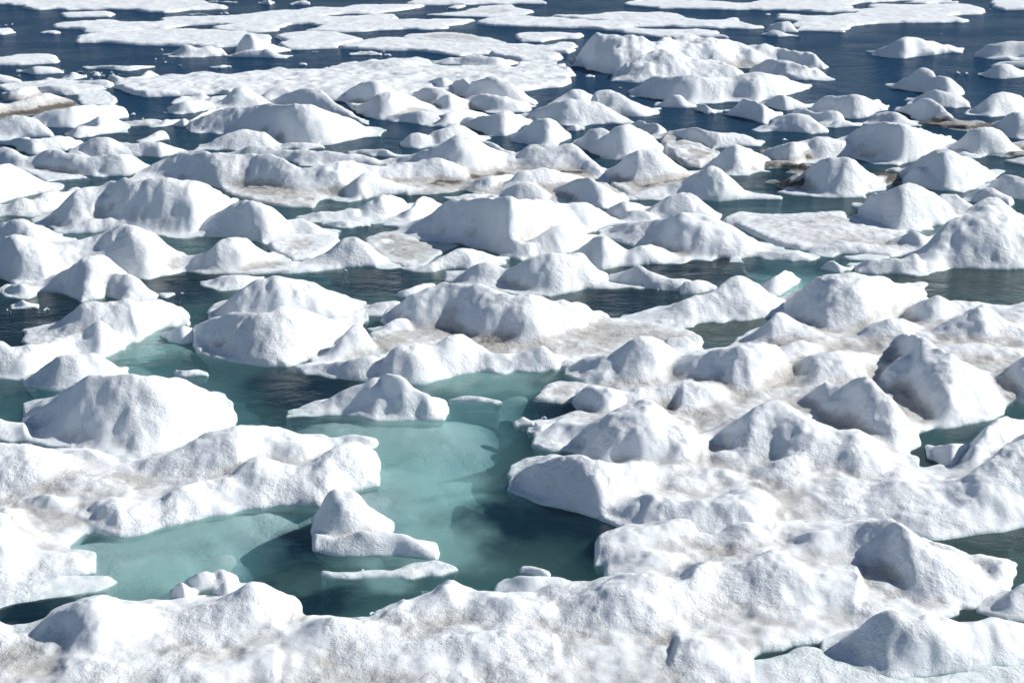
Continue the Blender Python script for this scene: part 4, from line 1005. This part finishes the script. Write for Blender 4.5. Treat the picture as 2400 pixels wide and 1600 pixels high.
bit('small straight sided plate of ice floating in the green water, left', 'a2', '1223,795 1300,785 1392,781 1407,812', '1223,818 1250,835 1407,815')
flat('thin slushy strip in the grey green water right of the wedge lump', 'b2', '718,985 850,964 1000,980 1132,1006 1060,1016 900,1002', th=0.04, dirt=0.1)
bit('crumb of snow in the dark water left of the spiky bit', 'b3', '1213,262 1262,224 1328,267', '1215,290 1328,290')
bit('spiky snow covered bit by the left tip of the curled mound', 'b3', '1288,318 1330,295 1380,278 1440,268 1500,243 1532,275 1542,292', '1290,330 1400,345 1542,305')
floe('brash_ice', 'brash ice', 'beige stained flat sheet at the left tip of the long shaded lower ridge', [
    S('b2', '1308,1000 1340,960 1380,900 1500,860 1620,870 1725,895 1700,930 1640,965 1590,1015 1450,1015', th=0.08, dirt=0.55)], rough=1.3)
floe('ice_lump', 'ice lump', 'flat capped crumb on a smooth shaded base, centre bottom pool edge', [
    M('b4', '1250,408 1300,388 1350,382 1420,400 1452,432', '1250,418 1340,440 1452,445', slope=1.5, p=3, label='snow cap'),
    M('b4', '1058,545 1120,495 1200,450 1280,436 1340,434 1450,442 1520,455 1600,500 1722,572', '1060,570 1300,605 1722,605', slope=0.7)], rough=0.5)

# right hand ridge, and the hummocked mass behind the near bank
floe('ice_ridge', 'ice floe', 'low bright ridge with a raised blunt arm, between channel and olive pool', [
    M('c2', '-400,470 -300,410 -150,370 -70,340 0,308 40,280 80,264 140,262 200,238 250,195 300,150 335,122 372,106 430,115 520,200 600,270 702,322', '-400,482 0,482 200,452 400,442 550,442 702,405', slope=0.8, keep=0.5, dirt=0.12, label='peaked ridge'),
    M('c2', '518,205 600,170 650,145 700,120 770,111 815,140 820,182', '538,282 650,288 740,242 820,195', slope=1.3, label='raised blunt arm')], k=0.06)
floe('ice_lump', 'ice lump', 'small green tinted ice shelf tip at the left end of the olive pool', [
    M('c2', '-100,560 -20,530 30,528 80,590 142,665', '-100,660 142,672', slope=0.6, dirt=0.3)])
floe('hummocked_mass', 'ice floe', 'huge mass of dirty hummocks and white peaks filling the right side of the foreground', [
    M('c2', '638,405 720,320 800,250 850,205 900,160 1000,118 1100,116 1200,116 1350,145 1500,195 1600,250 1682,302', '640,425 850,485 1000,525 1250,525 1450,425 1682,322', slope=0.8, keep=0.6, label='large grey textured dome at the back'),
    M('c2', '1480,405 1560,350 1650,298 1750,267 1820,290 1900,310 2020,304 2100,328 2250,343 2352,318 2470,320', '1480,445 1700,505 1900,465 2100,455 2470,490', slope=0.8, label='bumpy rear ridge at the right edge'),
    M('c2', '378,625 440,570 500,518 550,472 600,430 650,383 700,400 750,430 800,460 900,490 980,550 1022,592', '380,632 670,625 760,605 1022,625', fold=(690,750), slope=1.0, label='cone with a shaded left half'),
    M('c2', '1188,575 1240,525 1300,480 1370,443 1450,418 1530,408 1600,450 1682,522', '1190,595 1230,620 1400,605 1682,565', fold=(1500,1480), slope=1.0, label='small crest with a shaded left flank'),
    M('c2', '1670,548 1730,505 1800,470 1870,430 1950,390 2050,344 2100,350 2200,420 2280,455 2352,490 2470,525', '1680,565 1800,610 2050,622 2150,600 2300,605 2470,630', slope=0.9, keep=0.4, label='hood with a smooth dark hollow'),
    M('c2', '-162,865 -100,780 -50,735 0,700 70,680 150,670 230,652 300,638 380,615 450,598 520,588 580,583 650,620 680,700 702,802', '-160,890 0,905 270,935 360,970 500,955 620,925 702,865', fold=(460,530), slope=1.2, p=2.6, keep=0.7, label='block with a broad shaded front'),
    M('b2', '1538,775 1650,730 1750,700 1850,680 1900,640 1950,600 2000,570 2050,540 2120,524 2200,550 2290,630 2352,690 2422,762', '1540,795 1640,835 1750,893 1900,895 2100,905 2190,885 2422,805', fold=(2110,2060), slope=0.9, keep=0.4, label='smooth peak with a bright right face'),
    M('c2', '1348,665 1400,625 1450,590 1500,555 1560,527 1640,550 1750,640 1820,668 1900,700 2050,760 2100,820 2150,900 2190,960 2205,1022', '1350,690 1500,725 1560,1000 1800,1155 2000,1125 2205,1062', fold=(1580,1560), slope=0.5, p=1.7, keep=0.5, label='massive bright slope at the right'),
    M('c2', '1328,905 1360,840 1400,780 1480,715 1560,672 1602,702', '1340,915 1400,975 1530,978 1602,970', fold=(1560,1560), slope=0.8, label='deep blue shaded face'),
    M('c2', '788,1055 840,1010 900,950 950,905 1000,868 1080,905 1150,890 1190,855 1220,838 1300,880 1350,920 1400,960 1480,1060 1560,1150 1622,1240', '800,1060 900,1105 1100,1190 1300,1312 1480,1380 1622,1272', fold=(1060,870), slope=0.9, keep=0.3, label='twin pointed ridge'),
    M('c3', '-2,555 100,455 200,378 300,300 400,218 450,175 500,138 590,99 660,104 800,180 880,225 950,270 1080,318 1200,303 1250,345 1300,400 1420,490 1490,545 1565,605', '0,570 200,505 400,605 600,565 850,645 1080,655 1350,695 1565,645', fold=(790,840), slope=0.8, keep=0.4, label='tall pointed peak with a pitted grey face'),
    M('c3', '378,685 430,650 480,620 540,580 600,540 700,505 780,478 850,500 1000,560 1082,642', '380,705 600,725 1082,685', slope=0.7, label='bright shoulder'),
    M('c3', '150,520 220,490 300,480 400,495 520,540', '150,590 300,620 520,620', slope=0.8, dirt=0.3),
    M('c3', '688,725 720,690 750,658 850,630 1000,624 1092,652', '690,765 1092,705', slope=1.0, label='low dark ended knob'),
    M('b2', '1578,1000 1610,955 1650,920 1740,889 1850,900 1925,930 2000,940 2050,918 2100,900 2180,888 2250,879 2352,868 2420,872', '1590,1015 1700,1085 1800,1135 1950,1085 2200,1065 2420,1040', slope=1.1, keep=0.6, label='long shaded lower ridge'),
    M('c2', '690,770 800,700 900,665 1050,640 1200,655 1370,690', '690,850 900,920 1200,900 1370,800', slope=0.6, dirt=0.35),
    M('c2', '960,800 1050,740 1150,720 1250,760 1300,820', '960,900 1300,900', slope=0.9, dirt=0.2),
    M('c2', '1700,650 1850,615 2000,600 2150,605 2330,650', '1700,720 2330,740', slope=0.6, dirt=0.2),
    M('c2', '560,690 640,640 760,600 830,570 900,600 960,640', '560,760 960,730', slope=0.6, dirt=0.2),
    M('c3', '-20,700 60,650 160,600 300,580 420,640', '-20,760 420,740', slope=0.7, dirt=0.1),
    M('b3', '1950,640 2080,590 2200,600 2330,580 2420,640', '1950,720 2420,720', slope=0.7, dirt=0.2),
    M('c2', '-10,875 80,872 160,870 250,880 300,930 345,972', '-10,1100 150,1080 345,1040', slope=0.6, label='small bright front slope'),
    M('b3', '1333,380 1380,345 1450,308 1520,290 1600,279 1680,280 1752,275 1850,200 1900,172 1950,150 2050,110 2112,96 2160,115 2202,162 2300,240 2402,302', '1338,392 1400,433 1640,445 1750,525 1900,545 2200,575 2402,505', fold=(1850,1740), slope=0.9, keep=0.5, label='curled white mound with a hollow'),
    M('b3', '1998,450 2050,385 2100,330 2170,300 2242,289 2330,292 2400,320 2502,402', '2000,565 2300,605 2502,585', slope=0.7, dirt=0.1),
    M('b3', '1788,925 1870,885 1950,850 2100,771 2200,765 2300,800 2420,790 2520,762 2600,775 2672,745 2790,737 2872,772 2972,900 3030,1020', '1790,935 1950,1000 2200,1060 2420,1085 2520,1090 2750,1050 3034,1062', slope=0.7, p=1.7),
    M('b3', '1178,700 1200,650 1250,600 1320,565 1400,530 1490,505 1580,489 1700,500 1780,530 1850,545 1950,543 2050,533 2130,538 2165,600 2202,652', '1180,712 1270,755 1350,783 1480,812 1600,845 1700,880 1800,917 1950,845 2202,785', fold=(1580,1650), slope=0.9, keep=0.6, label='smooth overhanging tongue above the dark water'),
    M('b3', '1788,925 1870,885 1950,848 2020,805 2100,769 2200,763 2300,800 2402,850', '1790,935 1950,995 2200,1005 2402,985', slope=0.8),
    M('c3', '58,970 100,910 150,860 190,815 230,778 320,743 440,733 520,770 570,835 620,900 682,1022', '68,995 160,1085 400,1045 682,1062', fold=(350,400), slope=0.9, keep=0.4, label='rounded knoll with a deep shaded left side'),
    M('c3', '848,725 920,700 1000,680 1110,646 1200,672 1300,690 1390,665 1480,643 1550,665 1620,690 1700,712 1780,718 1870,685 1950,640 2050,545 2150,460 2250,390 2352,328 2480,260', '850,765 1050,890 1300,925 1500,965 1700,1013 1970,988 2352,928 2480,905', slope=0.75, keep=0.4, label='long smooth ridge climbing to the right edge'),
    M('c3', '1640,675 1720,645 1800,620 1880,560 1950,500 1990,430 2020,350 2080,300 2130,258 2190,240 2250,230 2352,240 2480,250', '1640,695 1800,720 1950,660 2200,560 2480,420', slope=0.9, keep=0.5, label='shaded blue bank behind the long ridge'),
    M('c2', '2198,845 2280,780 2352,700 2470,660', '2230,965 2470,1005', slope=0.8, dirt=0.4),
    S('c2', '-620,900 -400,900 -150,870 0,690 300,650 450,620 700,560 1000,530 1300,500 1800,420 2480,400 2480,900 2250,1010 2200,1060 2000,1152 1620,1200 1600,1300 1480,1370 1560,1500 1700,1590 2480,1250 2480,1780 1970,1862 1700,1892 1200,1850 0,1900 -400,1850 -560,1800 -550,1700 -600,1600 -640,1480 -600,1360 -640,1300 -900,1220 -800,1100', th=0.07, w=0.2, dirt=0.42)],
    k=0.17, lumpy=0.10, ns=0.65, wide=1.5)
lump('glassy low wedge of ice in the small dark pool at the right', [
    M('c3', '1690,472 1760,408 1830,405 1905,393 1960,405 2012,432 2008,472', '1690,482 1780,545 1850,585 2008,505', slope=0.8)], rough=0.6)

floe('snow_bank', 'snow bank', 'near bank of dirty lumpy snow running along the bottom of the picture', [
    M('a4', '168,905 280,838 400,718 500,650 600,622 685,605 830,685 1000,700 1100,738 1170,740 1220,740 1300,702 1500,650 1600,607 1700,542 1780,503 1850,532 1950,622 2032,717', '178,920 300,1005 500,1040 650,1040 1000,975 1262,905 1550,885 2032,835', slope=0.7, p=1.6, keep=0.5),
    M('a4', '168,905 230,870 280,838 340,775 400,718 450,680 500,650 600,622 685,603 760,645 830,685 920,692 1000,700 1100,740 1200,800 1262,902', '178,920 300,1005 500,1040 650,1040 1000,975 1262,915', fold=(665,520), slope=0.85, keep=0.4, label='tent shaped mound with a shaded left face'),
    M('a4', '1118,745 1170,735 1220,740 1300,700 1400,672 1500,648 1600,605 1700,540 1780,501 1850,530 1900,570 1950,620 2032,717', '1120,865 1300,895 1550,885 2032,835', slope=0.75, keep=0.5, label='rounded peak behind the melt hollow'),
    M('a4', '-80,752 20,763 80,820 122,852', '-80,955 122,905', slope=0.7),
    M('a4', '1958,935 2020,880 2080,830 2130,788 2180,750 2250,719 2352,740 2500,750 2600,772 2700,800 2852,872', '1960,965 2100,1025 2400,1025 2852,905', slope=0.7, keep=0.4),
    M('b4', '248,745 270,690 300,650 360,645 420,655 442,692', '250,760 442,755', slope=1.2, label='glassy crumb at the water'),
    M('b4', '428,655 520,625 600,600 680,530 712,503 745,491 800,520 832,545 900,570 980,590 1102,602', '430,765 800,725 1102,705', slope=0.7, keep=0.4, label='small stained peak'),
    M('b4', '748,725 820,685 900,650 1000,620 1150,590 1300,620 1450,640 1602,702', '750,805 1200,855 1602,805', slope=0.6),
    M('b4', '1148,595 1300,560 1450,540 1600,528 1660,545 1722,582', '1150,645 1722,645', slope=0.7),
    M('b4', '1548,690 1650,612 1800,542 1900,492 2050,466 2170,470 2240,500 2352,462 2412,392 2482,365 2632,367 2782,357 2892,322 2992,279 3072,292 3132,342 3232,420 3352,430 3552,440', '1550,825 1850,895 2252,860 2552,700 3000,710 3252,715 3552,710', slope=0.6, p=1.6, keep=0.5),
    M('b4', '1900,345 1980,285 2080,255 2200,265 2352,300 2450,345', '1900,430 2200,475 2450,440', slope=0.7),
    M('b4', '1765,240 1850,172 1990,120 2150,90 2300,60 2430,50', '1790,340 2100,310 2430,225', slope=0.7),
    M('c4', '230,150 330,95 410,62 500,90 640,170', '230,230 450,250 640,230', slope=0.8),
    M('b4', '1830,420 1950,370 2100,350 2250,385', '1830,480 2250,480', slope=0.7),
    M('b4', '1548,690 1650,610 1720,575 1800,540 1900,490 1980,472 2050,464 2170,468 2240,510 2352,562', '1550,825 1700,860 1850,895 2100,865 2352,805', fold=(2000,2120), slope=0.8, keep=0.5, label='rounded mound with a grey dimpled face'),
    M('c4', '-10,470 60,390 130,363 200,365 280,365 360,360 430,355 490,338 540,320 590,295 640,277 720,290 780,340 830,385 880,420 1000,430 1202,442', '-100,605 200,625 650,645 900,705 1202,705', fold=(660,720), slope=0.6, keep=0.4, label='broad white crest'),
    M('c4', '768,225 820,165 900,135 1000,108 1130,83 1200,59 1330,47 1450,54 1520,90 1600,140 1650,185 1700,230 1800,285 1900,330 1980,368 2050,400 2150,490 2262,522', '770,295 860,368 1150,345 1300,412 1420,430 1500,565 1800,610 2000,610 2262,535', fold=(1460,1440), slope=0.95, keep=0.4, label='tall mound with a deep blue shaded face'),
    M('c4', '2018,385 2050,355 2080,338 2170,329 2240,350 2277,410 2235,462', '2020,405 2150,475 2235,472', slope=1.2, label='small round knob at the right tip'),
    M('c4', '1658,205 1750,193 1850,240 1922,322', '1660,245 1922,345', slope=0.9),
    M('c4', '-10,875 80,862 150,858 220,900 330,980 400,1050 502,1132', '-100,1105 200,1180 502,1205', slope=0.6),
    M('a4', '478,1125 540,1080 600,1045 750,1038 900,1070 1200,1088 1500,1068 1700,1030 1902,1000', '480,1230 1200,1220 1902,1180', slope=0.6, label='long low roll of grey snow'),
    M('a4', '190,1185 250,1150 310,1135 380,1150 440,1200', '190,1240 440,1250', slope=0.8),
    M('a4', '1285,1180 1350,1144 1420,1150 1510,1180', '1285,1240 1510,1240', slope=0.8),
    M('b4', '-10,985 50,935 100,900 250,895 400,900 550,880 700,850 830,818 1000,830 1300,850 1452,902', '0,1105 800,1090 1452,1105', slope=0.5, keep=0.5),
    M('b4', '1048,1105 1120,1065 1200,1038 1300,1070 1402,1152', '1050,1200 1402,1230', slope=0.7),
    S('b4', '-2460,850 -2280,820 -2150,880 -1200,780 -300,715 0,748 250,750 430,655 700,600 980,600 1100,602 1400,590 1720,580 1860,510 1840,430 1760,280 1760,200 1850,120 2100,60 2500,40 3300,60 3500,150 4000,330 4600,525 4350,600 4250,610 4290,690 4000,762 3600,830 3300,900 2900,950 2800,1040 2860,1140 2980,1250 3000,1500 -2460,1500', th=0.09, w=0.25, dirt=0.32)],
    k=0.17, lumpy=0.11, ns=0.6, wide=1.6)
floe('hummocked_floe', 'ice floe', 'mound with a sharp shaded left face in the bottom right corner', [
    M('c4', '998,960 1080,895 1150,840 1220,790 1300,740 1390,704 1480,720 1560,740 1650,725 1750,719 1820,742 1900,770 2000,790 2100,770 2200,754 2352,800 2500,842', '1000,970 1100,1040 1250,1110 1400,1150 1600,1150 1750,1110 1900,1090 2100,1055 2500,1025', fold=(1450,1600), slope=0.95, keep=0.4)])
lump('smooth lump shaded blue at the right edge, beyond the small black pool in the corner', [
    M('c4', '2038,650 2120,610 2200,570 2300,500 2400,468 2520,450', '2040,660 2100,705 2200,735 2520,745', slope=0.9)])
floe('ice_floe', 'ice floe', 'thin cracked glassy ice in the bottom right corner under the sharp faced mound', [
    S('c4', '440,1030 600,985 850,920 1000,950 1250,1080 1500,1150 2100,1060 2520,1030 2520,1500 500,1500', th=0.04, w=0.3, dirt=-0.05)], rough=0.6)

# ------------------------------------------------------------------ sea: surface, body, sunken ice, depths
def structure(name, verts, faces, mat):
    me = bpy.data.meshes.new(name)
    me.from_pydata(verts, [], faces)
    me.materials.append(mat)
    ob = bpy.data.objects.new(name, me)
    COL.objects.link(ob)
    ob['kind'] = 'structure'
    return ob

R = 900.0
def box(x0, y0, z0, x1, y1, z1):
    v = [(x0, y0, z0), (x1, y0, z0), (x1, y1, z0), (x0, y1, z0), (x0, y0, z1), (x1, y0, z1), (x1, y1, z1), (x0, y1, z1)]
    f = [(0, 3, 2, 1), (4, 5, 6, 7), (0, 1, 5, 4), (1, 2, 6, 5), (2, 3, 7, 6), (3, 0, 4, 7)]
    return v, f
structure('sea_water', *box(-R, -80, -9.0, R, R, 0.0), WATER)
structure('sea_bed', *box(-R - 5, -85, -9.6, R + 5, R + 5, -8.0), BED)

# control points: display pixel (2352 wide), metres of clear water above the sunken ice
DEPTH = '''950,1000,.35 900,1060,.40 860,1010,.35 1000,1100,.7 1150,1120,.8 1060,1150,.7 1300,1170,4 1250,1200,4 1340,1190,4 1180,1190,2.6 1100,1210,2.2 950,1180,.7 900,1160,.7 980,1230,.8
1300,1240,2.2 1000,1300,.8 1120,1280,1.0 1200,1300,1.3 1340,1300,1.6 800,1380,1.2 1000,1360,.9 500,1240,.3 400,1200,.2 600,1180,.45 330,1230,.25 700,1210,2.2 720,1250,1.8 650,1320,.8 560,1270,.6 300,1280,.35 200,1400,.8 100,1430,1.8
600,1390,2.0 730,1400,1.8 1200,970,1.4 1300,940,4 1340,960,4 1180,920,.6 1100,900,.4 1060,860,.5 1180,860,.5 1250,900,.6 600,940,1.2 700,890,3.0 640,900,2.5 700,960,1.0 450,820,.6 350,780,.5 300,820,.5 550,870,.8 650,820,.8 500,700,4 100,730,5 50,760,5 400,640,5 60,890,.7 30,940,.9 100,930,1.2
850,640,1.2 850,760,1.2 1000,640,.9 950,610,.5 870,700,1.6 1400,700,4 1450,720,3 1330,680,.5 1270,700,.9 1650,750,.35 1600,760,.4 1700,610,.5 1550,600,1.4 1500,640,2.5 1810,660,.35 1900,600,.9 2200,640,.6 2100,640,.6 2300,680,.5 2140,660,1.6 2050,620,.9 2000,475,1.4
1750,480,1.5 1820,460,2.2 1900,410,3 1850,430,4 1700,400,3 2200,1240,.8 2300,1220,.7 2150,1220,.6 2100,1050,1.6 2050,1080,3 2280,1420,1.5 2220,1250,.9 950,330,1.0 900,320,1.3 600,350,.4 420,330,1.6 640,145,1.1 560,140,1.6 700,160,1.0 740,150,1.4 250,240,1.0 330,240,1.5 380,410,.4 200,410,.5 60,505,.5 120,505,.6
200,545,.5 350,545,.5 440,550,.5 470,560,.9 800,480,.9 720,470,1.0 800,530,.8 870,515,.7 900,420,.8 1200,600,.6 1100,600,.7 1200,100,5 1920,175,.5 1880,180,.6 2000,180,4 1500,300,5 1600,250,5 2300,380,5 1200,230,5 300,300,5 200,100,5 1900,90,5 1500,30,5 600,90,5 1250,850,.7 2000,1240,.9 1560,1540,.8 1480,1530,1.5 1650,1540,.9 2000,1550,.4 2250,1530,.4 400,1490,.25 500,1480,.25'''
cp = np.array([[float(k) for k in w.split(',')] for w in DEPTH.split()])
ca, ct = px_to_at(cp[:, 0] * 2400 / 2352, cp[:, 1] * 2400 / 2352)
cu, cv = ca, np.log(CAM_H / ct)
gi = np.arange(0, NA, 4); gj = np.arange(0, NL, 4)
GA2, GL2 = np.meshgrid(GA[gi], L0 + DA * gj)
W = np.zeros(GA2.shape); D = np.zeros(GA2.shape)
for u, v, d in zip(cu, cv, cp[:, 2]):
    w = 1.0 / (((GA2 - u) ** 2 + (GL2 - v) ** 2 * 0.6 + 1.5e-5) ** 1.6)
    W += w; D += w * math.log(d)
D = np.exp(D / W)
Y2 = np.exp(GL2); X2 = GA2 * Y2
nz = vnoise(X2, Y2, 1.9, 20) * 0.34 + vnoise(X2, Y2, 0.8, 21) * 0.26 + vnoise(X2, Y2, 0.33, 22) * 0.13
Z2 = -np.clip(D * np.exp(nz * 0.6), 0.07, 7.5)
V2 = np.stack([X2, Y2, Z2], -1).reshape(-1, 3)
ix = np.arange(X2.size).reshape(X2.shape)
F2 = np.stack([ix[:-1, :-1], ix[:-1, 1:], ix[1:, 1:], ix[1:, :-1]], -1).reshape(-1, 4)
me = bpy.data.meshes.new('submerged_ice')
me.from_pydata(V2.tolist(), [], F2.tolist())
me.polygons.foreach_set('use_smooth', [True] * len(F2))
me.materials.append(SUBM)
sub = bpy.data.objects.new('submerged_ice', me)
COL.objects.link(sub)
sub['label'] = 'cloudy turquoise ice hanging under the water surface between the floes'
sub['category'] = 'sunken ice'
sub['kind'] = 'stuff'

print('vertices in ice:', MESH_STATS[0])
